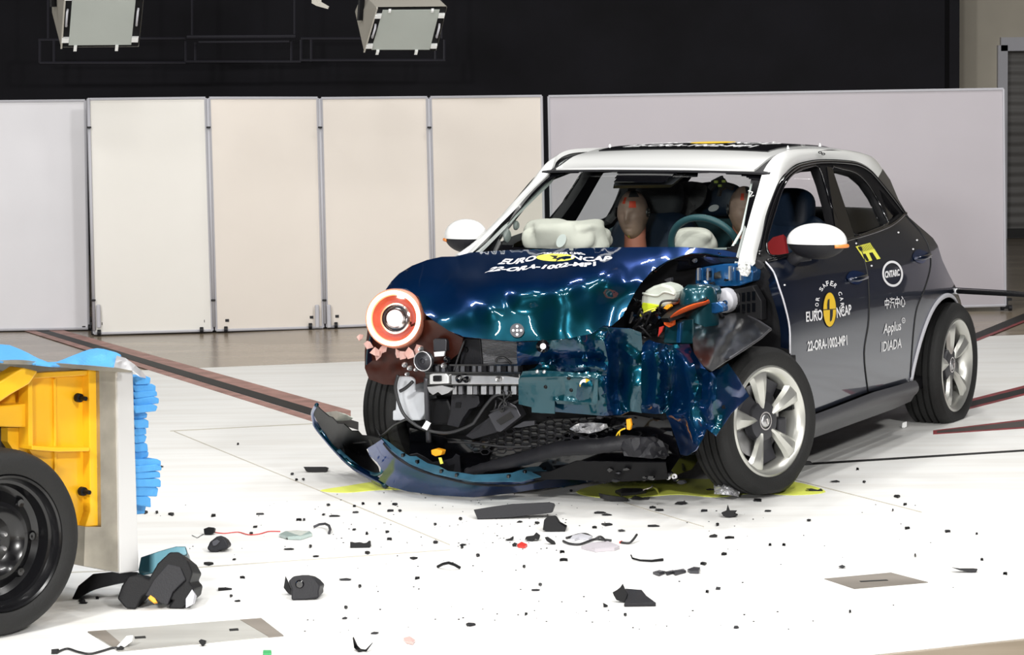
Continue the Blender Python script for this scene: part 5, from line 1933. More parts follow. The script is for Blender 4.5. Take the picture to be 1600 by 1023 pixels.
# slotted black fuse box and engine bay clutter
fb = slab([(1146, 452), (1176, 446), (1190, 470), (1190, 500), (1150, 494)], -.24, .06).build('fuse_box', 'black', car, bevel=.004)
for k in range(4):
    for j in range(2):
        x0, y0 = 1151 + k * 8, 458 + j * 18 - k * 1.0
        slab(rect(x0, y0, x0 + 5, y0 + 14), -.235, .01).build('fuse_slot', 'gloss_black', fb)
for k in range(46):
    px, py = rnd.uniform(985, 1045), rnd.uniform(468, 540)
    if k > 26: px, py = rnd.uniform(1000, 1185), rnd.uniform(405, 470)
    if k > 36: px, py = rnd.uniform(1085, 1150), rnd.uniform(495, 545)
    if not (px + py > 1455): continue
    s0 = rnd.uniform(3, 9)
    n = rnd.choice([4, 5, 6])
    pol = [(px + math.cos(t) * s0 * rnd.uniform(.5, 1.3), py + math.sin(t) * s0 * rnd.uniform(.5, 1.1)) for t in np.linspace(0, 2 * PI, n, endpoint=False)]
    slab(pol, -.10 + rnd.uniform(-.15, .02) if k > 26 else .06 + rnd.uniform(-.1, .05), .03).build('engine_part', rnd.choice(['gloss_black', 'grey_plastic', 'alloy_dark', 'black', 'gloss_black']), car, bevel=.002)
for k in range(10):
    x0, y0 = rnd.uniform(985, 1030), rnd.uniform(480, 530)
    ptube([(x0, y0, .12), (x0 + rnd.uniform(-10, 20), y0 + rnd.uniform(-16, 12), .15), (x0 + rnd.uniform(-10, 30), y0 + rnd.uniform(-20, 20), .1)], .005)
# underside edge of the bonnet / cowl tray
ptube([(1021, 424, -.08), (1043, 407, -.16), (1062, 400, -.22), (1080, 396, -.25), (1104, 395, -.28), (1126, 399, -.30)], .010, nm='bonnet_seal', mt='gloss_black')
slab([(1060, 404), (1100, 399), (1150, 402), (1180, 408), (1176, 416), (1130, 412), (1090, 418), (1055, 425)], -.30, .06).build('cowl_tray', 'gloss_black', car, bevel=.006)

M['liner_black'] = mat('liner_black', (.006, .006, .007), .28)
# wheel arch liner, torn forward; textured liner behind the wheel
WL = Sheet(CAR, [(1121, 494, 'y', .66), (1160, 489, 'y', .72), (1201, 511, 'y', .92), (1184, 531, 'y', .965), (1147, 557, 'y', .98), (1113, 577, 'y', .97), (1090, 540, 'y', .78), (1086, 510, 'y', .66), (1130, 525, 'y', .80)],
           [([(1169, 496), (1190, 520)], .03, 10), ([(1150, 500), (1120, 540), (1108, 570)], .07, 18), ([(1185, 530), (1150, 550), (1125, 570)], .03, 8), ([(1095, 520), (1110, 500)], -.04, 12)], crump=(.05, 20))
wl = WL.mesh([(1084, 500), (1100, 497), (1121, 493), (1158, 488), (1169, 494), (1186, 502), (1201, 510), (1206, 515), (1196, 522), (1184, 531), (1165, 544), (1147, 557), (1128, 569), (1112, 580), (1099, 572), (1090, 560), (1084, 550), (1082, 530), (1086, 515)], 6).build(
    'wheel_arch_liner', 'liner_black', car, smooth=True, solid=.004, offset=0)
G().tube([WL.at(a_, b_, .004) for a_, b_ in ((1169, 494), (1186, 502), (1204, 514), (1190, 527), (1165, 544), (1140, 560))], .006, 6).build('liner_edge', 'alloy_dark', wl, smooth=True)
TL = Sheet(CAR, [(1178, 412, 'y', .62), (1195, 411, 'y', .76), (1215, 445, 'y', .84), (1230, 510, 'y', .86), (1237, 595, 'y', .86), (1190, 500, 'y', .60), (1183, 450, 'y', .56), (1210, 540, 'y', .66)],
           [([(1195, 430), (1203, 470), (1210, 510)], -.04, 10), ([(1212, 450), (1220, 500), (1224, 550)], .03, 8)], crump=(.05, 16))
TL.mesh([(1172, 420), (1184, 407), (1195, 410), (1206, 424), (1216, 448), (1224, 475), (1231, 512), (1234, 556), (1238, 604), (1240, 640), (1222, 620), (1214, 560), (1200, 530), (1186, 505), (1184, 480), (1180, 450)], 6).build(
    'rear_arch_liner', 'gauze', car, smooth=35, solid=.004, offset=0)

# ---- fallen bumper cover ----------------------------------------------------------
bc0 = gp(720, 765)
bmp = empty('bumper_cover', (bc0.x, bc0.y, 0))
tag(bmp, 'torn-off dark blue front bumper cover lying in a curve under the car nose', 'bumper')
BC = [(740, 776, 'z', .012), (680, 773, 'z', .012), (638, 767, 'z', .014), (603, 758, 'z', .03), (570, 740, 'z', .05), (545, 720, 'z', .07), (508, 680, 'z', .19), (490, 645, 'z', .33), (494, 631, 'z', .38), (796, 770, 'z', .012),
      (873, 761, 'z', .012), (899, 757, 'z', .012), (940, 749, 'z', .012), (873, 704, 'z', .17), (870, 724, 'z', .13), (814, 752, 'z', .10), (740, 751, 'z', .10), (666, 735, 'z', .13), (621, 714, 'z', .19), (597, 688, 'z', .25)]
BM = Sheet(CAR, BC, [([(620, 738), (680, 756), (740, 764), (800, 762)], .02, 12)])
BM.mesh([(575, 700), (585, 694), (597, 686), (612, 703), (640, 722), (680, 738), (740, 751), (814, 752), (859, 741), (870, 724), (874, 704), (880, 710), (888, 724), (907, 743), (940, 748), (920, 753), (899, 757), (873, 760.5),
         (833, 764), (796, 770), (740, 776), (680, 773), (638, 767), (610, 760), (592, 749), (600, 737), (590, 722), (578, 712)], 7).build('cover_skin', 'paint', bmp, smooth=True, solid=.005)
BI = Sheet(CAR, [(494, 633, 'z', .37), (540, 668, 'z', .30), (597, 686, 'z', .25), (592, 740, 'z', .06), (545, 716, 'z', .09), (508, 676, 'z', .20), (560, 700, 'z', .12)],
           [([(512, 655), (540, 690), (575, 725)], -.05, 20)], crump=(.03, 20))
BI.mesh([(494, 631), (500, 638), (508, 645), (514, 650), (520, 652), (528, 661), (538, 662), (550, 673), (560, 673), (566, 680), (580, 681), (598, 685), (590, 694), (572, 702), (580, 716), (590, 728), (594, 742), (572, 738), (545, 718), (520, 693), (502, 668), (491, 648)], 6).build(
    'inner_side', 'black', bmp, smooth=30, solid=.005)
g = G().tube([BI.at(a_, b_, .0) for a_, b_ in spline([(495, 632), (489, 645), (493, 662), (508, 682), (529, 706), (550, 726), (578, 743), (603, 757)], 5)], [.010] * 10 + [.016] * 16 + [.018] * 10, 8)
g.build('outer_rim', 'paint', bmp, smooth=True)
g = G().tube([BI.at(a_, b_, .012) for a_, b_ in spline([(529, 703), (545, 718), (565, 733), (585, 741), (596, 738), (598, 730)], 5)], .011, 8, flat=.6)
g.build('wing_lip', 'under_paint', bmp, smooth=True)
LP = Sheet(CAR, [(597, 684, 'z', .25), (621, 708, 'z', .21), (666, 730, 'z', .15), (740, 745, 'z', .125), (814, 746, 'z', .125), (868, 716, 'z', .15), (740, 738, 'z', .14), (640, 712, 'z', .20)])
LP.mesh([(595, 683), (604, 688), (622, 702), (640, 713), (650, 713), (668, 724), (685, 728), (700, 736), (722, 739), (740, 742), (770, 741), (800, 739), (826, 730), (850, 728), (868, 716), (872, 722), (860, 741), (815, 752), (740, 752), (680, 740), (640, 724), (612, 704)], 6).build(
    'inner_lip', 'under_paint', bmp, smooth=True, solid=.004)
for px, py in ((630, 712), (652, 722), (690, 737), (714, 743), (795, 745), (820, 738), (850, 733)):
    q = LP.at(px, py, .006)
    G().box(q, (.022, .012, .022), RZc).build('mounting_tab', 'gloss_black', bmp, bevel=.002)
BS = Sheet(CAR, [(576, 702, 'z', .22), (597, 686, 'z', .25), (640, 724, 'z', .17), (620, 740, 'z', .10)])
g = G().tube([BM.at(a_, b_, .004) for a_, b_ in spline([(600, 692), (618, 712), (650, 731), (690, 744), (740, 755), (800, 757), (850, 748), (868, 732)], 5)], .008, 8, flat=.6)
g.build('moulding_edge', 'grey_plastic', bmp, smooth=True)
FLp = Sheet(CAR, [(870, 745, 'z', .02), (900, 756, 'z', .012), (922, 745, 'z', .02), (880, 758, 'z', .012)])
FLp.mesh([(864, 745), (898, 744), (908, 746), (880, 761), (872, 757)], 5).build('torn_tongue', 'under_paint', bmp, smooth=True, solid=.004)
# lamp fragment at the wing tip
lf0 = gp(534, 652)
LFm = Sheet(CAR, [(505, 645, 'z', .02), (545, 656, 'z', .02), (515, 655, 'z', .005), (530, 643, 'z', .07)], crump=(.03, 9))
o = LFm.mesh([(509, 644), (525, 642), (540, 647), (552, 653), (548, 656), (524, 657), (520, 653)], 4).build('lamp_fragment', 'tank', None, smooth=25, solid=.004)
tag(o, 'cracked clear lamp fragment with a yellow chip, behind the left tip of the torn bumper', 'fragment')

# ================================================================== CRASH TEST DUMMIES
def dummy(hx, hy, hz, label, yaw=0.0, slump=0.0):
    """seated dummy; hx, hy, hz = centre of the head in car axes"""
    root = empty('crash_test_dummy', CAR.W(hx, hy, hz - .72), CAR.az)
    tag(root, label, 'crash test dummy', 'crash test dummies in the front seats')
    RY = Matrix.Rotation(yaw, 3, 'Z')

    def H(x, y, z):
        q = RY @ Vector((x, y, z))
        return C(hx + q.x, hy + q.y, hz + q.z)

    # head with brow, nose, mouth, chin and ears
    def headf(off=0.0):
        def fn(u, v):
            a_ = (u * 2 - 1) * PI          # 0 = forward
            b_ = (v - .5) * PI
            x, y, z = math.cos(b_) * math.cos(a_), math.cos(b_) * math.sin(a_), math.sin(b_)
            rx, ry, rz = .100, .078, .122
            if z < 0:
                ry *= 1 - .22 * (-z)
                rx *= 1 - .05 * (-z)
            r = 1.0

            def bump(az0, el0, wa, we):
                return math.exp(-((a_ - az0) / wa) ** 2 - ((b_ - el0) / we) ** 2)
            r += .20 * bump(0, -.12, .13, .20) + .07 * bump(0, .20, .5, .13) - .07 * bump(.34, .05, .20, .13) - .07 * bump(-.34, .05, .20, .13)
            r += .05 * bump(0, -.47, .28, .07) - .05 * bump(0, -.58, .26, .05) + .05 * bump(0, -.66, .28, .06) + .13 * bump(0, -.95, .5, .22)
            r += .07 * bump(1.62, -.08, .12, .22) + .07 * bump(-1.62, -.08, .12, .22)
            return H(x * rx * r + off * x, y * ry * r + off * y, z * rz * (1 + .02) + off * z)
        return fn
    hd_ = G().grid(headf(), 72, 48).build('head', 'skin', root, smooth=True)
    for u0, u1, v0, v1, mt, nm in ((.43, .475, .66, .76, 'skin_red', 'forehead_patch'), (.52, .60, .60, .70, 'skin_red', 'forehead_patch'), (.455, .495, .12, .20, 'pale_yellow', 'chin_patch'),
                                   (.50, .66, .76, .92, 'alloy_dark', 'head_cap')):
        G().grid(headf(.0015), 144, 96, mask=lambda u, v: u0 < u < u1 and v0 < v < v1).build(nm, mt, hd_, smooth=True)
    for s_ in (1, -1):
        tc_ = H(.012, s_ * .0815, .012)
        axn = (H(0, s_, 0) - H(0, 0, 0)).normalized()
        td = G().lathe([(.001, .006), (.024, .006), (.025, .0)], tc_, axn, 28).build('target_disc', 'black_mark', hd_, smooth=40)
        g = G()
        for dx, dz in ((0, 0), (.012, 0), (-.012, 0), (0, .013), (0, -.013)):
            g.lathe([(.001, .0075), (.004, .0075)], H(.012 + dx, s_ * .0815, .012 + dz), axn, 10)
        g.build('target_dots', 'white_mark', td)
    G().tube([H(-.035, 0, -.05), H(-.03, 0, -.12), H(-.035, 0, -.18), H(-.045, 0, -.235)], [.056, .054, .058, .066], 24).build('neck', 'skin_neck', root, smooth=True)
    # trunk and limbs as one skinned surface, hands with five fingers
    V, E_, Rr = [], [], []

    def add(p, r, par=None):
        V.append(p); Rr.append(r)
        if par is not None: E_.append((par, len(V) - 1))
        return len(V) - 1
    pel = add((.06, 0, -.70), .12)
    bel = add((.0, 0, -.56), .12, pel)
    che = add((-.04, 0, -.40), .135, bel)
    nck = add((-.045, 0, -.25), .07, che)
    for s_ in (1, -1):
        sh = add((-.03, s_ * .165, -.29), .062, che)
        el = add((.12, s_ * .24, -.50), .046, sh)
        wr = add((.36, s_ * .17, -.40), .030, el)
        pm = add((.43, s_ * .15, -.385), .034, wr)
        for k, (dy, ln) in enumerate(((-.028, .062), (-.010, .075), (.009, .070), (.027, .055))):
            f1 = add((.47, s_ * .15 + dy, -.38), .010, pm)
            f2 = add((.47 + ln * .55, s_ * .15 + dy * 1.1, -.395), .009, f1)
            add((.47 + ln * .8, s_ * .15 + dy * 1.1, -.425), .008, f2)
        t1 = add((.42, s_ * .15 - s_ * .038, -.375), .011, pm)
        add((.455, s_ * .15 - s_ * .055, -.385), .009, t1)
        hp__ = add((.10, s_ * .09, -.71), .085, pel)
        kn = add((.50, s_ * .13, -.60), .060, hp__)
        an = add((.80, s_ * .12, -.88), .042, kn)
        add((.92, s_ * .13, -.90), .035, an)
    me = bpy.data.meshes.new('body')
    mi = ROOTM[root.name].inverted()
    me.from_pydata([tuple(mi @ H(*p)) for p in V], E_, [])
    me.materials.append(M['skin_neck'])
    o = bpy.data.objects.new('body', me)
    COL.objects.link(o)
    o.parent = root
    sk = o.modifiers.new('skin', 'SKIN')
    for i, sv in enumerate(me.skin_vertices[0].data):
        sv.radius = (Rr[i], Rr[i])
        sv.use_root = i == 0
    sk.use_smooth_shade = True
    ss = o.modifiers.new('sub', 'SUBSURF'); ss.levels = ss.render_levels = 1
    # yellow shirt: loft around the chest with a neck opening and short sleeves
    g = G()
    rows = [(-.72, .13, .165), (-.60, .14, .17), (-.48, .155, .185), (-.38, .16, .215), (-.31, .14, .225), (-.265, .11, .19), (-.235, .085, .13), (-.215, .072, .085), (-.205, .066, .074)]

    def shf(u, v):
        k = v * (len(rows) - 1)
        i = min(int(k), len(rows) - 2)
        z, a_, b_ = [rows[i][j] * (1 - k + i) + rows[i + 1][j] * (k - i) for j in range(3)]
        t = u * 2 * PI
        w_ = 1 + .03 * noise.noise(Vector((math.cos(t) * 3, math.sin(t) * 3, z * 9)))
        return H(-.03 + math.cos(t) * a_ * w_, math.sin(t) * b_ * w_, z)
    g.grid(shf, 40, 32)
    shirt = g.build('shirt', 'yellow_shirt', root, smooth=True, solid=.006)
    for s_ in (1, -1):
        G().tube([H(-.03, s_ * .15, -.29), H(.03, s_ * .20, -.37), H(.09, s_ * .235, -.46)], [.085, .075, .068], 20, cap=False).build('sleeve', 'yellow_shirt', shirt, smooth=True, solid=.005)
    return root


p = CAR.pl(989, 334, 'y', -.34)
dummy(p[0], p[1], p[2] - .004, 'tan crash test dummy head and shoulders behind the cream airbag, in the passenger seat', yaw=.10)
p = CAR.pl(1163, 330, 'y', .30)
dummy(p[0], p[1], p[2], 'crash test dummy at the steering wheel, mostly hidden by the white windscreen pillar', yaw=.5)
# red seat belt on the near side seat
rb = Sheet(CAR, [(1205, 360, 'x', -1.45), (1228, 358, 'x', -1.45), (1215, 395, 'x', -1.40), (1200, 392, 'x', -1.42)])
rb.mesh([(1199, 384), (1210, 372), (1226, 368), (1231, 398), (1196, 402)], 6).build('seat_cover', 'red_cloth', car, smooth=True, solid=.03)

# ================================================================== TETHER AT THE REAR ARCH
tp0 = side(1474, 454, .012)
rod_root = empty('tether_rod', (tp0.x, tp0.y, 0))
tag(rod_root, 'black rod fixed with tape to the arch above the rear wheel and running right', 'rod')
T0 = CAR.pl(1486, 454.5, 'y', .80)
w0 = C(*T0)
we = wy(1640, 462.5, w0.y - 1.0)
G().tube([w0, w0.lerp(we, .04), we], [.009, .013, .013], 12).build('rod', 'black', rod_root, smooth=True)
G().tube([w0 + Vector((0, 0, .018)), w0.lerp(we, .6) + Vector((0, 0, .016)), we + Vector((0, 0, .004))], .003, 6).build('cord', 'alloy_dark', rod_root)
G().tube([w0.lerp(we, -.03), w0.lerp(we, .075)], .016, 12).build('white_sleeve', 'white_mark', rod_root, smooth=True)
TP = Sheet(CAR, [(1468, 448, 'y', .84), (1484, 447, 'y', .83), (1483, 461, 'y', .84), (1470, 462, 'y', .85)], crump=(.03, 4))
TP.mesh([(1467, 451), (1471, 447), (1481, 447), (1486, 450), (1485, 459), (1480, 462), (1471, 462), (1468, 458)], 2.5).build('clear_tape', 'clear', rod_root, smooth=20, solid=.003)
TP2 = Sheet(CAR, [(1472, 449, 'y', .84), (1480, 448, 'y', .83), (1479, 460, 'y', .84)], crump=(.02, 4))
TP2.mesh([(1473, 449), (1479, 449), (1479, 460), (1474, 460)], 2.5).build('tape_core', mat('beige_tape', (.6, .55, .45), .4), rod_root, smooth=20, solid=.01)

# ================================================================== YELLOW CRASH TROLLEY
tw = gp(8, 996)
TR = Frame(tw.x, tw.y, R(46))
tro = empty('crash_trolley', TR.W(-.3, .6, 0), TR.az)
tag(tro, 'yellow crash trolley with black wheel and blue honeycomb barrier, at the left edge', 'crash trolley')


def tslab(poly, y, depth, mi=0):
    f_ = [TR.W(TR.pl(p_[0], p_[1], 'y', y)) for p_ in poly]
    dv = TR.W(0, depth, 0) - TR.W(0, 0, 0)
    b_ = [q + dv for q in f_]
    n_ = len(poly)
    return G().add(f_ + b_, [tuple(range(n_)), tuple(range(2 * n_ - 1, n_ - 1, -1))] + [(i, n_ + i, n_ + (i + 1) % n_, (i + 1) % n_) for i in range(n_)])


wc = TR.pl(8, 849, 'y', 0.0)
wcw = TR.W(wc[0], 0, wc[2])
axT = TR.W(0, -1, 0) - TR.W(0, 0, 0)
RT = wc[2] - .002
k_ = RT / .34
ty = G().lathe([(.245 * k_, -.18), (.30 * k_, -.19), (.325 * k_, -.17), (RT, -.15), (RT, -.05), (RT - .004, -.045), (RT, -.04), (RT - .003, -.02), (.325 * k_, .0), (.30 * k_, .012), (.27 * k_, .012), (.252 * k_, .004), (.248 * k_, -.01)], wcw, axT, 96).build(
    'wheel', 'rubber', tro, smooth=35)
rm = G().lathe([(.252 * k_, -.17), (.250 * k_, .0), (.246 * k_, .006), (.238 * k_, .002), (.232 * k_, -.02), (.226 * k_, -.03), (.215 * k_, -.032), (.205 * k_, -.075), (.185 * k_, -.09), (.165 * k_, -.078), (.145 * k_, -.060),
                (.13 * k_, -.058), (.115 * k_, -.078), (.09 * k_, -.092), (.055 * k_, -.088), (.001, -.088)], wcw, axT, 72).build('steel_rim', mat('black_enamel', (.006, .006, .007), .22, .1, .3), ty, smooth=35)
upT = Vector((0, 0, 1)); sdT = axT.cross(upT).normalized()


def tw_p(r_, t, h_):
    return wcw + axT * h_ + (upT * math.cos(t) + sdT * math.sin(t)) * r_


G().lathe([(.024, -.06), (.024, -.075), (.001, -.075)], wcw, axT, 24).build('hub_bore', 'alloy_dark', rm, smooth=40)
for k in range(5):
    t = R(12) + k * 2 * PI / 5
    G().lathe([(.001, -.045), (.007, -.046), (.011, -.055), (.012, -.088)], tw_p(.043, t, 0), axT, 12).build('wheel_nut', 'steel', rm, smooth=40)
for k in range(8):
    t = R(-2) + k * 2 * PI / 8
    G().lathe([(.001, -.077), (.014, -.0765), (.017, -.084)], tw_p(.178 * k_, t, .002), axT, 16).build('vent_hole', 'yellow_mark' if k == 0 else 'gloss_black', rm, smooth=40)
# chassis plates
fp = tslab([(44, 584), (140, 579), (150, 822), (120, 822), (112, 800), (44, 700)], .16, .03).build('side_plate', 'yellow', tro)
tslab([(139, 577), (154, 578), (157, 821), (133, 823), (141, 800)], .12, .07).build('vertical_flange', 'yellow', tro, bevel=.004)
tslab([(42, 583), (140, 578), (141, 586), (42, 592)], .13, .05).build('top_flange', 'yellow', tro, bevel=.003)
tslab([(44, 592), (51, 591), (52, 700), (45, 700)], .12, .06).build('rib', 'yellow', tro, bevel=.003)
tslab([(84, 592), (88, 591), (90, 800), (86, 790)], .15, .03).build('rib', 'yellow', tro, bevel=.002)
tslab([(50, 696), (90, 699), (140, 699), (140, 705), (90, 706), (50, 703)], .10, .08).build('shelf', 'yellow', tro, bevel=.003)
tslab([(-60, 640), (-60, 665), (42, 668), (42, 630)], .14, .3).build('cross_beam', 'yellow', tro, bevel=.006)
tslab([(-60, 636), (-60, 604), (0, 596), (36, 574), (60, 580), (46, 600), (18, 616), (0, 628)], .06, .08).build('diagonal_brace', 'yellow', tro, bevel=.006)
tslab([(-80, 664), (-80, 760), (60, 760), (20, 690), (16, 666)], .22, .1).build('back_plate', 'alloy_dark', tro)
tslab([(12, 690), (12, 668), (44, 668), (44, 720), (112, 800), (125, 830), (60, 760)], .18, .05).build('side_plate', 'yellow', tro)
tslab([(-80, 592), (-80, 632), (45, 632), (45, 584)], .20, .5).build('deck', 'yellow', tro)
for px, py in ((121, 621), (127, 767)):
    q = TR.pl(px, py, 'y', .15)
    G().lathe([(.001, .05), (.008, .05), (.009, .02), (.016, .018), (.017, .0)], TR.W(*q), axT, 14).build('bolt', 'black', tro, smooth=40)
# aluminium block and honeycomb
tslab([(155, 577), (186, 577), (189, 894), (131, 884), (133, 823), (158, 823)], .10, 1.0).build('barrier_block', 'alu', tro)
tslab([(183, 577), (208, 580), (217, 892), (187, 896)], .09, 1.02).build('front_plate', 'alu_bright', tro, bevel=.004)
tslab([(-90, 560), (60, 565), (186, 575), (207, 579), (205, 582), (150, 579), (60, 570), (-90, 566)], .02, 1.1).build('top_plate', 'alu', tro)
ey = [588, 600, 612, 622, 634, 645, 655, 668, 680, 692, 706, 718, 728, 738, 748, 760, 774, 788, 803]
ex = [236, 244, 246, 249, 247, 231, 233, 229, 230, 231, 233, 252, 253, 251, 252, 248, 236, 229, 227]
rnd = random.Random(11)
hcr = None
for i in range(len(ey) - 1):
    y0, y1 = ey[i], ey[i + 1]
    x1 = ex[i]
    sl = rnd.uniform(-4, 5)
    pol = [(207, y0 + rnd.uniform(0, 2)), (x1 - rnd.uniform(3, 8), y0 + sl * .5 - 1), (x1, y0 + 2 + sl * .5), (x1 + rnd.uniform(-3, 1), y1 + sl), (212, y1 + 1)]
    g = tslab(pol, .13 + rnd.uniform(-.02, .03), .85)
    o = g.build('honeycomb_layer', 'sky_blue', tro, bevel=.004)
TS = Sheet(TR, [(-60, 552, 'y', .25), (20, 545, 'y', .4), (75, 566, 'y', .08), (150, 547, 'y', .35), (186, 555, 'y', .15), (178, 576, 'y', .04), (90, 571, 'y', .04), (0, 563, 'y', .04)],
           [([(60, 560), (80, 566)], .1, 20), ([(120, 562), (160, 552)], .08, 16)], crump=(.05, 30))
TS.mesh(spline([(-80, 542), (0, 539), (22, 543), (45, 553), (75, 567), (100, 562), (130, 550), (152, 545), (172, 549), (189, 555), (182, 566), (176, 577), (130, 574), (80, 572), (30, 567), (-40, 564), (-80, 563)], 2, True), 6).build(
    'blue_cover_sheet', 'sky_blue', tro, smooth=True, solid=.006)
TG = Sheet(TR, [(184, 558, 'y', .12), (205, 568, 'y', .12), (232, 592, 'y', .15), (215, 588, 'y', .05), (190, 577, 'y', .05)], crump=(.04, 10))
TG.mesh([(182, 556), (196, 560), (210, 570), (222, 581), (232, 592), (220, 589), (208, 580), (188, 576), (178, 574)], 4).build('folded_foil', 'foil', tro, smooth=30, solid=.004)
TR2 = TR.W(-1.6, .1, RT)
G().lathe([(.22, -.18), (RT, -.16), (RT, -.02), (.24, .0), (.20, -.05), (.001, -.06)], TR.W(-2.2, 0, RT), axT, 48).build('wheel', 'rubber', tro, smooth=35)

# ================================================================== LIQUID AND DEBRIS ON THE FLOOR
WF = Frame(0, 0, PI / 2)      # plain world axes: x = depth


def puddle(pts, label):
    pts = spline(pts, 4, True)
    top = [gp(*q, .0022) for q in pts]
    n_ = len(top)
    o_ = G().add(top + [Vector((q.x, q.y, .0005)) for q in top], [tuple(range(n_)), tuple(range(2 * n_ - 1, n_ - 1, -1))] + [(i, n_ + i, n_ + (i + 1) % n_, (i + 1) % n_) for i in range(n_)]).build('coolant_puddle', mud)
    tag(o_, label, 'puddle')


mud = mat('spilled_coolant', (.86, .92, .15), .4)
puddle([(900, 768), (960, 752), (1040, 748), (1120, 748), (1200, 748), (1255, 755), (1290, 768), (1240, 773), (1180, 770), (1120, 776), (1060, 772), (1000, 776), (950, 778)], 'large yellow-green coolant puddle under the front wheel and nose')
puddle([(500, 766), (540, 759), (590, 752), (650, 752), (640, 763), (590, 765), (540, 769)], 'small yellow-green coolant puddle left of the torn bumper')


def solidpx(poly, depth, lean=.3, foot=None):
    """upright lump: traced face leaning back from its foot, real depth behind"""
    yb = foot or max(q[1] for q in poly)
    xb = sum(q[0] for q in poly) / len(poly)
    Y0 = gp(xb, yb, 0).y
    f_ = []
    for q in poly:
        w_ = wy(q[0], q[1], Y0)
        w_ = wy(q[0], q[1], Y0 + max(0, w_.z) * lean)
        w_.z = max(w_.z, .001)
        f_.append(w_)
    b_ = [Vector((q.x + .1 * depth, q.y + depth, max(.001, q.z * .72))) for q in f_]
    n_ = len(poly)
    return G().add(f_ + b_, [tuple(range(n_)), tuple(range(2 * n_ - 1, n_ - 1, -1))] + [(i, n_ + i, n_ + (i + 1) % n_, (i + 1) % n_) for i in range(n_)])


def flatpx(poly, th=.006, curl=.0):
    z0 = .002
    top = [gp(q[0], q[1], z0 + th + curl * (i % 2)) for i, q in enumerate(poly)]
    lo = [Vector((q.x, q.y, .001)) for q in top]
    n_ = len(poly)
    return G().add(top + lo, [tuple(range(n_)), tuple(range(2 * n_ - 1, n_ - 1, -1))] + [(i, n_ + i, n_ + (i + 1) % n_, (i + 1) % n_) for i in range(n_)])


def piece(name, g_, mt, label, cat='debris', group=None, bevel=.002):
    return tag(g_.build(name, mt, bevel=bevel), label, cat, group)


def gtube(pts, r, n=8):
    return [gp(q[0], q[1], r + .001 + (q[2] if len(q) > 2 else 0)) for q in pts]


piece('plastic_trim', solidpx([(740, 796), (746, 811), (800, 808), (862, 801), (866, 786), (858, 784), (800, 787), (770, 791)], .06, .5), 'grey_plastic', 'long dark wedge of plastic trim in front of the bumper')
piece('rubber_block', solidpx([(848, 828), (850, 812), (856, 806), (868, 805), (873, 816), (884, 824), (883, 831), (860, 831)], .08), 'black', 'boot-shaped black block right below the long trim wedge')
b_ = empty('torn_plastic_shell', gp(473, 937)); tag(b_, 'fist-sized black plastic cap with torn side, standing alone at lower left of centre', 'debris')
solidpx([(455, 938), (455, 920), (450, 908), (458, 900), (472, 898), (484, 898), (493, 906), (500, 916), (498, 924), (498, 934), (478, 937)], .11).build('cap', 'grey_plastic', b_, bevel=.006)
solidpx([(443, 918), (446, 899), (449, 906), (453, 916), (458, 930), (450, 927)], .03).build('torn_side', 'black', b_, bevel=.002)
G().lathe([(.001, .0), (.012, .0), (.016, -.006), (.016, -.02)], wy(468, 913, gp(470, 937).y - .004), (0, -1, 0), 16).build('hole', 'gloss_black', b_)
b_ = empty('plastic_housing', gp(341, 862)); tag(b_, 'small dark motor housing with grey facets, right of the trolley barrier', 'debris')
solidpx([(323, 857), (328, 846), (338, 838), (346, 836), (352, 842), (357, 852), (355, 858), (345, 859), (338, 863), (328, 862)], .07).build('housing', 'grey_plastic', b_, bevel=.006)
solidpx([(331, 846), (339, 842), (344, 846), (338, 852), (332, 853)], .02, .3, 863.6).build('facet', 'alloy_dark', b_, bevel=.002)
b_ = empty('wire_connector', gp(328, 835)); tag(b_, 'small black cube connector with a thin red wire', 'debris')
solidpx([(319, 835), (318, 826), (326, 823), (335, 824), (334, 833), (328, 836)], .03).build('connector', 'black', b_, bevel=.002)
G().tube([Vector(q) for q in spline([tuple(q) for q in gtube([(334, 831), (350, 833), (372, 831), (388, 835), (405, 834), (420, 830), (438, 830)], .0022)], 4)], .0022, 6).build('red_wire', 'red', b_, smooth=True)
G().tube(gtube([(318, 834), (308, 840), (300, 836)], .0015), .0015, 5).build('thin_wire', 'wire', b_)
piece('glass_fragment', flatpx([(436, 834), (446, 829), (462, 828), (484, 829), (488, 833), (470, 837), (450, 838)], .012, .004), mat('pale_green_glass', (.45, .55, .52), .1, 0, .6), 'pale green glass fragment at the end of the red wire')
g = G().tube([gp(q[0], q[1], q[2]) for q in ((490, 823, .004), (499, 819, .015), (508, 818, .02), (514, 821, .02), (516, 827, .015), (514, 833, .005))], .006, 8)
piece('curved_strip', g, 'alloy_dark', 'small upright curved black strip beside the pale green glass')
piece('tray_fragment', solidpx([(547, 856), (547, 846), (552, 848), (560, 847), (566, 849), (572, 848), (577, 844), (578, 856)], .04), 'black', 'small black toothed tray fragment in the middle foreground')
g = G().tube([gp(q[0], q[1], q[2]) for q in ((684, 885, .005), (692, 881, .02), (701, 879, .03), (710, 882, .02), (719, 887, .006))], .006, 8)
piece('curved_strip', g, 'black', 'small black arched strip standing below the shadow of the bumper', bevel=0)
g = G().tube([gp(q[0], q[1], q[2]) for q in ((552, 996, .05), (556, 1010, .01), (562, 1016, .006), (572, 1016, .006), (582, 1004, .02))], [.003, .008, .008, .006, .002], 8, flat=.6)
piece('curved_strip', g, 'black', 'v-shaped black splinter at the bottom edge, left of centre', bevel=0)
piece('plastic_wedge', solidpx([(1487, 886), (1500, 888), (1521, 888), (1528, 889), (1525, 894), (1518, 895), (1500, 891)], .03), 'grey_plastic', 'pointed dark wedge alone on the floor right of the brown hatch')
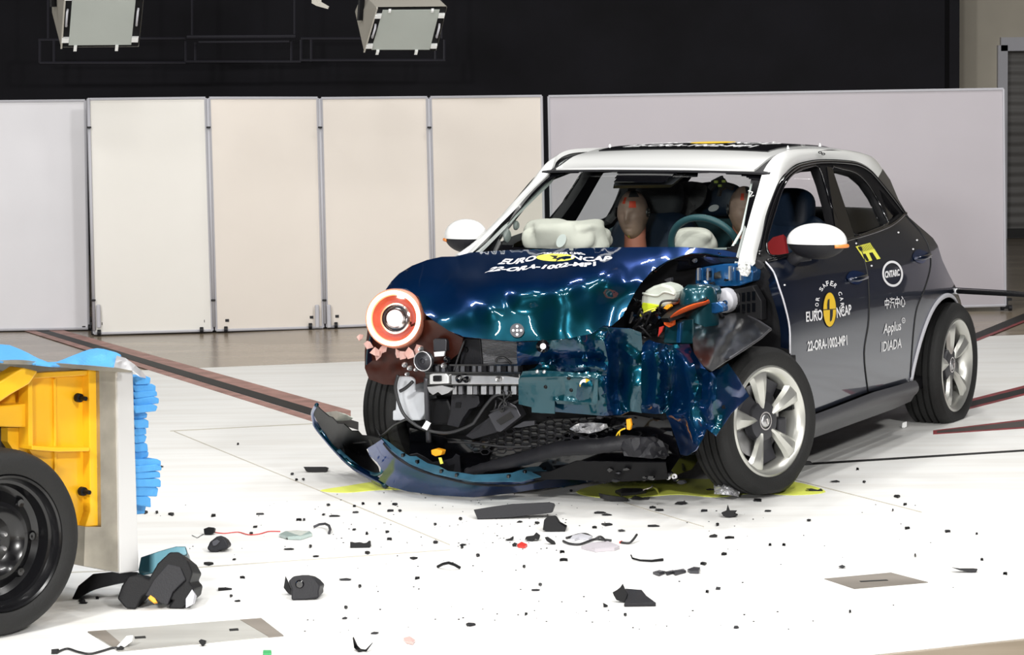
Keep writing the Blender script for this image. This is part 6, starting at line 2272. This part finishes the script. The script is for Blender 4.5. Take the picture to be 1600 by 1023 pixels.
g = solidpx([(1127, 801), (1135, 797), (1137, 787), (1140, 797), (1152, 797), (1148, 802), (1153, 805), (1140, 809), (1130, 806)], .05)
piece('plastic_splinter', g, 'black', 'black splinter with a tall thin spike, in front of the near front tyre')
b_ = empty('bent_bracket', gp(990, 941)); tag(b_, 'bent dark grey bracket with a raised corner, in the right foreground', 'debris')
solidpx([(957, 925), (964, 921), (969, 917), (973, 911), (977, 920), (981, 928), (976, 942), (963, 937), (959, 930)], .03).build('upright', 'black', b_, bevel=.002)
flatpx([(977, 919), (1003, 921), (1010, 930), (1025, 941), (975, 943), (980, 930)], .010, .003).build('plate', 'grey_plastic', b_, bevel=.002)
piece('plastic_splinter', solidpx([(942, 941), (945, 943), (950, 947), (943, 949)], .02), 'black', 'tiny upright black splinter left of the bent bracket')
piece('plastic_strip', solidpx([(935, 770), (950, 773), (975, 776), (982, 780), (980, 784), (955, 783), (938, 778)], .03), 'black', 'jagged black strip just in front of the puddle, below the nose')
piece('plastic_strip', flatpx([(961, 766), (972, 762), (1000, 762), (1010, 765), (995, 769), (970, 770)], .012, .004), 'alloy_dark', 'grey and black curved trim strip lying in the puddle')
g = G().tube([gp(q[0], q[1], q[2]) for q in ((1000, 768, .004), (1012, 764, .03), (1020, 759, .06), (1026, 764, .03), (1029, 771, .004))], .007, 8, flat=.5)
piece('chrome_strip', g, 'chrome', 'bent chrome strip standing at the edge of the puddle', bevel=0)
piece('plastic_strip', solidpx([(984, 779), (992, 774), (1004, 777), (1016, 776), (1014, 780), (998, 781)], .02), 'black', 'small black strip right of the jagged strip by the puddle')
FO = Sheet(WF, [(1117, 771, 'x', 12.25), (1155, 779, 'x', 12.22), (1120, 753, 'x', 12.30), (1150, 754, 'x', 12.30), (1136, 764, 'x', 12.17)], crump=(.06, 5))
piece('foil_ball', FO.mesh([(1116, 766), (1115, 755), (1122, 752), (1130, 754), (1138, 753), (1146, 755), (1150, 763), (1156, 769), (1154, 776), (1145, 774), (1135, 773), (1124, 772), (1116, 772)], 3), 'foil',
      'crumpled silver foil lump in front of the near front tyre', bevel=0)
o = bpy.data.objects[-1] if False else None
piece('tyre_cloth', solidpx([(1205, 752), (1209, 748), (1216, 747), (1226, 750), (1229, 754), (1215, 755)], .05), 'black', 'black scrap at the rear edge of the near front tyre')
piece('plastic_splinter', solidpx([(1259, 764), (1268, 763), (1278, 766), (1283, 763), (1286, 768), (1272, 768)], .03), 'black', 'flat black splinter at the right tip of the puddle')
piece('tyre_cloth', solidpx([(1247, 724), (1254, 719), (1266, 720), (1270, 725), (1262, 727), (1250, 727)], .04), 'black', 'black scrap lying on the thin floor slot behind the front tyre')
# wiring harness with grey and pink lens pieces
b_ = empty('wiring_harness', gp(915, 850)); tag(b_, 'tangle of black wiring with a grey-pink lens piece, centre foreground', 'debris')
for pts in (((880, 845), (890, 849), (905, 850), (918, 846), (930, 842), (945, 843), (955, 844)), ((885, 840), (893, 838), (903, 835), (915, 834), (924, 838)), ((930, 842, .02), (938, 838, .03), (946, 844, .01)), ((970, 847), (983, 848), (990, 842, .01), (995, 835, .02))):
    P_ = [Vector(q) for q in spline([tuple(q) for q in gtube(pts, .005)], 4)]
    G().tube(P_, .005, 8).build('cable', 'wire', b_, smooth=True)
flatpx([(890, 842), (895, 836), (908, 833), (925, 837), (920, 841), (905, 838), (898, 842)], .008, .003).build('lens_piece', 'panel_edge', b_)
flatpx([(908, 853), (925, 847), (950, 845), (968, 852), (960, 856), (930, 857)], .010, .003).build('lens_piece', 'lilac_dim', b_)
solidpx([(967, 846), (972, 844), (973, 848), (968, 849)], .01).build('red_clip', 'red', b_)
piece('plastic_strip', solidpx([(851, 839), (856, 838), (866, 845), (868, 851), (862, 850), (854, 845)], .02), 'black', 'curved black strip left of the wiring tangle')
b_ = empty('wire_clip', gp(812, 850)); tag(b_, 'red and black wire clip between the black lumps, centre foreground', 'debris')
solidpx([(800, 850), (804, 847), (808, 849), (806, 854), (801, 854)], .02).build('clip', 'black', b_, bevel=.001)
flatpx([(808, 850), (815, 846), (824, 850), (820, 853), (810, 852)], .008).build('red_part', 'red', b_)
piece('rubber_block', solidpx([(820, 843), (822, 838), (834, 836), (838, 831), (843, 836), (842, 843), (836, 842), (832, 846), (824, 843)], .04), 'black', 'ragged black lump above the red wire clip')
piece('plastic_splinter', solidpx([(789, 843), (796, 841), (802, 837), (802, 843), (794, 845)], .02), 'black', 'small black splinter left of the ragged black lump')
g = G().tube([gp(q[0], q[1], q[2]) for q in ((986, 867, .03), (988, 872, .008), (1000, 875, .005), (1018, 876, .005), (1036, 874, .006))], [.003, .004, .004, .005, .006], 8)
piece('curved_strip', g, 'black', 'thin hooked black strip in front of the wiring tangle', bevel=0)
b_ = empty('torn_sensor_strip', gp(1060, 890)); tag(b_, 'broken grey strip of several pieces, in front of the hooked black strip', 'debris')
for pol in ([(1020, 893), (1030, 890), (1040, 892), (1030, 895)], [(1050, 891), (1068, 888), (1072, 891), (1055, 894)], [(1074, 889), (1084, 885), (1094, 886), (1092, 891), (1078, 892)], [(1040, 892.5), (1052, 890), (1052, 892.5), (1042, 894)]):
    flatpx(pol, .008, .004).build('fragment', 'alloy_dark', b_)
# left foreground
b_ = empty('duct_fragment', gp(245, 950)); tag(b_, 'large broken black duct with an orange tab, under the trolley barrier', 'debris')
solidpx([(183, 935), (190, 915), (200, 900), (215, 898), (232, 905), (246, 880), (265, 862), (280, 862), (293, 876), (301, 895), (296, 910), (303, 920), (300, 940), (285, 952), (262, 950), (270, 938), (245, 930), (232, 926), (222, 932), (212, 952), (196, 950)],
        .16, .45).build('duct', 'black', b_, bevel=.006)
solidpx([(226, 930), (240, 905), (262, 880), (282, 885), (290, 905), (270, 925), (262, 945), (252, 943), (240, 935)], .06, .45, 953).build('duct_rib', 'grey_plastic', b_, bevel=.004)
solidpx([(290, 935), (300, 920), (304, 928), (301, 944), (290, 950)], .04, .45, 953.5).build('grey_end', 'panel_edge', b_, bevel=.002)
solidpx([(231, 934), (235, 929), (242, 934), (245, 940), (240, 942)], .02, .45, 954.5).build('orange_tab', 'orange_yellow', b_, bevel=.002)
b_ = empty('bumper_fragment', gp(190, 920)); tag(b_, 'long dark teal and black bumper fragment behind the duct, under the trolley barrier', 'debris')
solidpx([(216, 890), (220, 870), (250, 860), (275, 853), (290, 853), (293, 866), (275, 875), (240, 895), (218, 900)], .06, .2, 925).build('teal_skin', 'teal', b_, bevel=.003)
solidpx([(112, 936), (122, 915), (145, 896), (175, 893), (215, 893), (218, 905), (180, 912), (145, 922), (120, 936)], .08, .4).build('black_strip', 'black', b_, bevel=.004)
b_ = empty('cable_piece', gp(130, 1019)); tag(b_, 'thin black cable with a white connector, at the bottom edge beside the grey hatch', 'debris')
P_ = [Vector(q) for q in spline([tuple(q) for q in gtube([(90, 1018), (105, 1013), (122, 1018), (140, 1021), (158, 1017), (175, 1012), (186, 1012)], .004)], 5)]
G().tube(P_, .004, 8).build('cable', 'wire', b_, smooth=True)
solidpx([(80, 1022), (80, 1014), (90, 1013), (90, 1022)], .02).build('plug', 'black', b_, bevel=.001)
solidpx([(182, 1010), (198, 993), (208, 992), (206, 1002), (192, 1013)], .02, .8).build('white_connector', 'white', b_, bevel=.001)
solidpx([(181, 1015), (188, 1008), (193, 1012), (190, 1017)], .02).build('black_plug', 'black', b_, bevel=.001)
piece('rubber_lump', solidpx([(310, 1001), (314, 998), (321, 1000), (320, 1007), (316, 1010), (312, 1005)], .02), 'black', 'small black lump at the lower edge of the long grey hatch')
piece('tag', flatpx([(411, 1015), (424, 1015), (424, 1021), (411, 1021)], .004), 'green', 'tiny green tag at the bottom edge, left of centre')
piece('plastic_strip', solidpx([(474, 729), (508, 729), (512, 731), (510, 738), (488, 738), (478, 736)], .04), 'black', 'flat black strip on the white floor left of the torn bumper')
piece('lens_fragment', flatpx([(630, 996), (640, 993), (649, 999), (645, 1003), (635, 1002)], .006, .003), mat('pink_fragment', (.65, .45, .42), .3), 'tiny pink fragment near the bottom edge, left of centre')
piece('plastic_scrap', flatpx([(615, 752), (630, 750), (640, 753), (625, 755)], .003), 'black', 'thin black scrap at the left shadow of the torn bumper')
piece('paper_scrap', solidpx([(1409, 668), (1410, 660), (1417, 658), (1417, 666), (1413, 669)], .02, .2), 'white', 'small white scrap in front of the rear tyre')
# many small black chips, in three patches that cannot be told apart one by one
CH1 = [(334, 758 + 47, 10, 3), (398, 826, 8, 6), (393, 833, 6, 3), (405, 805, 14, 4), (450, 843, 7, 4), (466, 840, 14, 5), (452, 860, 18, 4), (485, 853, 5, 3), (380, 875, 0, 0), (326, 880, 16, 3), (365, 876, 5, 4), (379, 901, 9, 2), (350, 920, 22, 3),
       (371, 941, 10, 4), (361, 930, 5, 2), (493, 871, 12, 4), (467, 811, 10, 2), (475, 811, 6, 2), (505, 806, 6, 5), (522, 808, 20, 4), (555, 802, 10, 4), (513, 788, 8, 2), (554, 790, 6, 2), (567, 786, 5, 2), (593, 786, 6, 2), (617, 787, 8, 2), (610, 797, 12, 2),
       (625, 797, 6, 2), (553, 829, 7, 4), (573, 833, 5, 3), (605, 830, 8, 2), (609, 841, 8, 2), (574, 863, 8, 3), (539, 908, 24, 5), (562, 915, 5, 3), (540, 948, 6, 3), (538, 968, 8, 4), (646, 871, 12, 2), (652, 902, 10, 2), (585, 991, 16, 4), (735, 975, 18, 3)]
CH1 += [(456, 743, 5, 6), (463, 749, 5, 2), (474, 748, 5, 2), (372, 693, 4, 2), (252, 731, 8, 4), (227, 800, 8, 3), (245, 800, 6, 3), (268, 803, 10, 3), (128, 938, 12, 3), (130, 944, 14, 4), (152, 933, 6, 2), (225, 790, 4, 2)]
CH2 = [(680, 850, 9, 7), (723, 853, 13, 4), (747, 867, 7, 3), (720, 810, 6, 3), (680, 818, 6, 2), (748, 782, 0, 0), (722, 854, 6, 3), (812, 817, 10, 4), (839, 816, 8, 2), (878, 861, 8, 2), (881, 874, 14, 3), (819, 884, 5, 2), (836, 924, 14, 4), (844, 912, 6, 2), (977, 959, 6, 2),
       (936, 803, 22, 5), (947, 806, 18, 4), (929, 823, 8, 2), (949, 819, 18, 3), (970, 831, 12, 5), (1020, 824, 20, 5), (1031, 799, 16, 5), (1020, 792, 12, 2), (1064, 789, 20, 7), (1100, 797, 14, 2), (1121, 819, 6, 3), (1150, 769, 9, 5), (1184, 781, 16, 3),
       (1200, 800, 10, 4), (1142, 772, 8, 6), (1110, 767, 16, 4), (1097, 793, 0, 0), (1115, 840, 18, 6), (1140, 839, 14, 2), (1131, 865, 10, 3), (1099, 880, 10, 3), (1122, 922, 12, 6), (1105, 923, 6, 2), (1150, 983, 8, 6), (1187, 760, 8, 4), (822, 958, 5, 2), (892, 766, 5, 2)]
CH3 = [(1306, 754, 18, 4), (1316, 888, 12, 6), (1264, 815, 8, 5), (1340, 732, 5, 2), (1350, 752, 5, 2), (1402, 775, 12, 3), (1414, 787, 8, 2), (1395, 796, 3, 2), (1430, 867, 3, 3), (1534, 873, 5, 2), (1571, 895, 8, 2), (1418, 824, 10, 2), (1480, 829, 10, 2),
       (1526, 833, 4, 2), (1203, 850, 5, 2), (1225, 850, 5, 2), (1232, 726, 8, 2), (1328, 954, 4, 2), (1230, 728, 0, 0), (1181, 758, 6, 3)]
rnd = random.Random(21)


def chips(lst, label, group):
    for px, py, w_, h_ in lst:
        if not w_:
            continue
        n_ = rnd.choice([4, 5, 6])
        a0 = rnd.uniform(0, 2)
        pol = [(px + w_ / 2 * math.cos(a0 + t) * rnd.uniform(.7, 1.15), py - h_ / 2 + h_ / 2 * math.sin(a0 + t) * rnd.uniform(.7, 1.1)) for t in np.linspace(0, 2 * PI, n_, endpoint=False)]
        g_ = solidpx(pol, .02, .6) if h_ > 3 else flatpx(pol, .005, .003)
        piece('plastic_chip', g_, rnd.choice(['black', 'black', 'grey_plastic']), label, 'debris', group, bevel=0)


chips(CH1, 'small black plastic chip on the white floor between the trolley and the torn bumper', 'plastic chips between trolley and bumper')
chips(CH2, 'small black plastic chip on the white floor in front of the car nose', 'plastic chips in front of the nose')
chips(CH3, 'small black plastic chip on the white floor right of the near front tyre', 'plastic chips right of the front tyre')
# crumbs nobody could count
g = G()
for k in range(260):
    px = rnd.gauss(800, 260); py = rnd.uniform(768, 990)
    if rnd.random() < .5: py = rnd.uniform(768, 860)
    if px < 230 or px > 1500: continue
    if px > 860 and py < 782: continue
    if 870 < px < 1040 and 825 < py < 900 or 940 < px < 1030 and 900 < py < 950: continue
    c0 = gp(px, py, .001)
    s0 = rnd.uniform(.001, .0032)
    g.box(c0 + Vector((0, 0, s0 * .4)), (s0 * 2, s0 * 1.6, s0 * .8), Matrix.Rotation(rnd.uniform(0, 3), 3, 'Z'))
o = g.build('plastic_crumbs', 'grey_plastic')
tag(o, 'fine dark plastic crumbs scattered over the white floor', 'crumbs', kind='stuff')
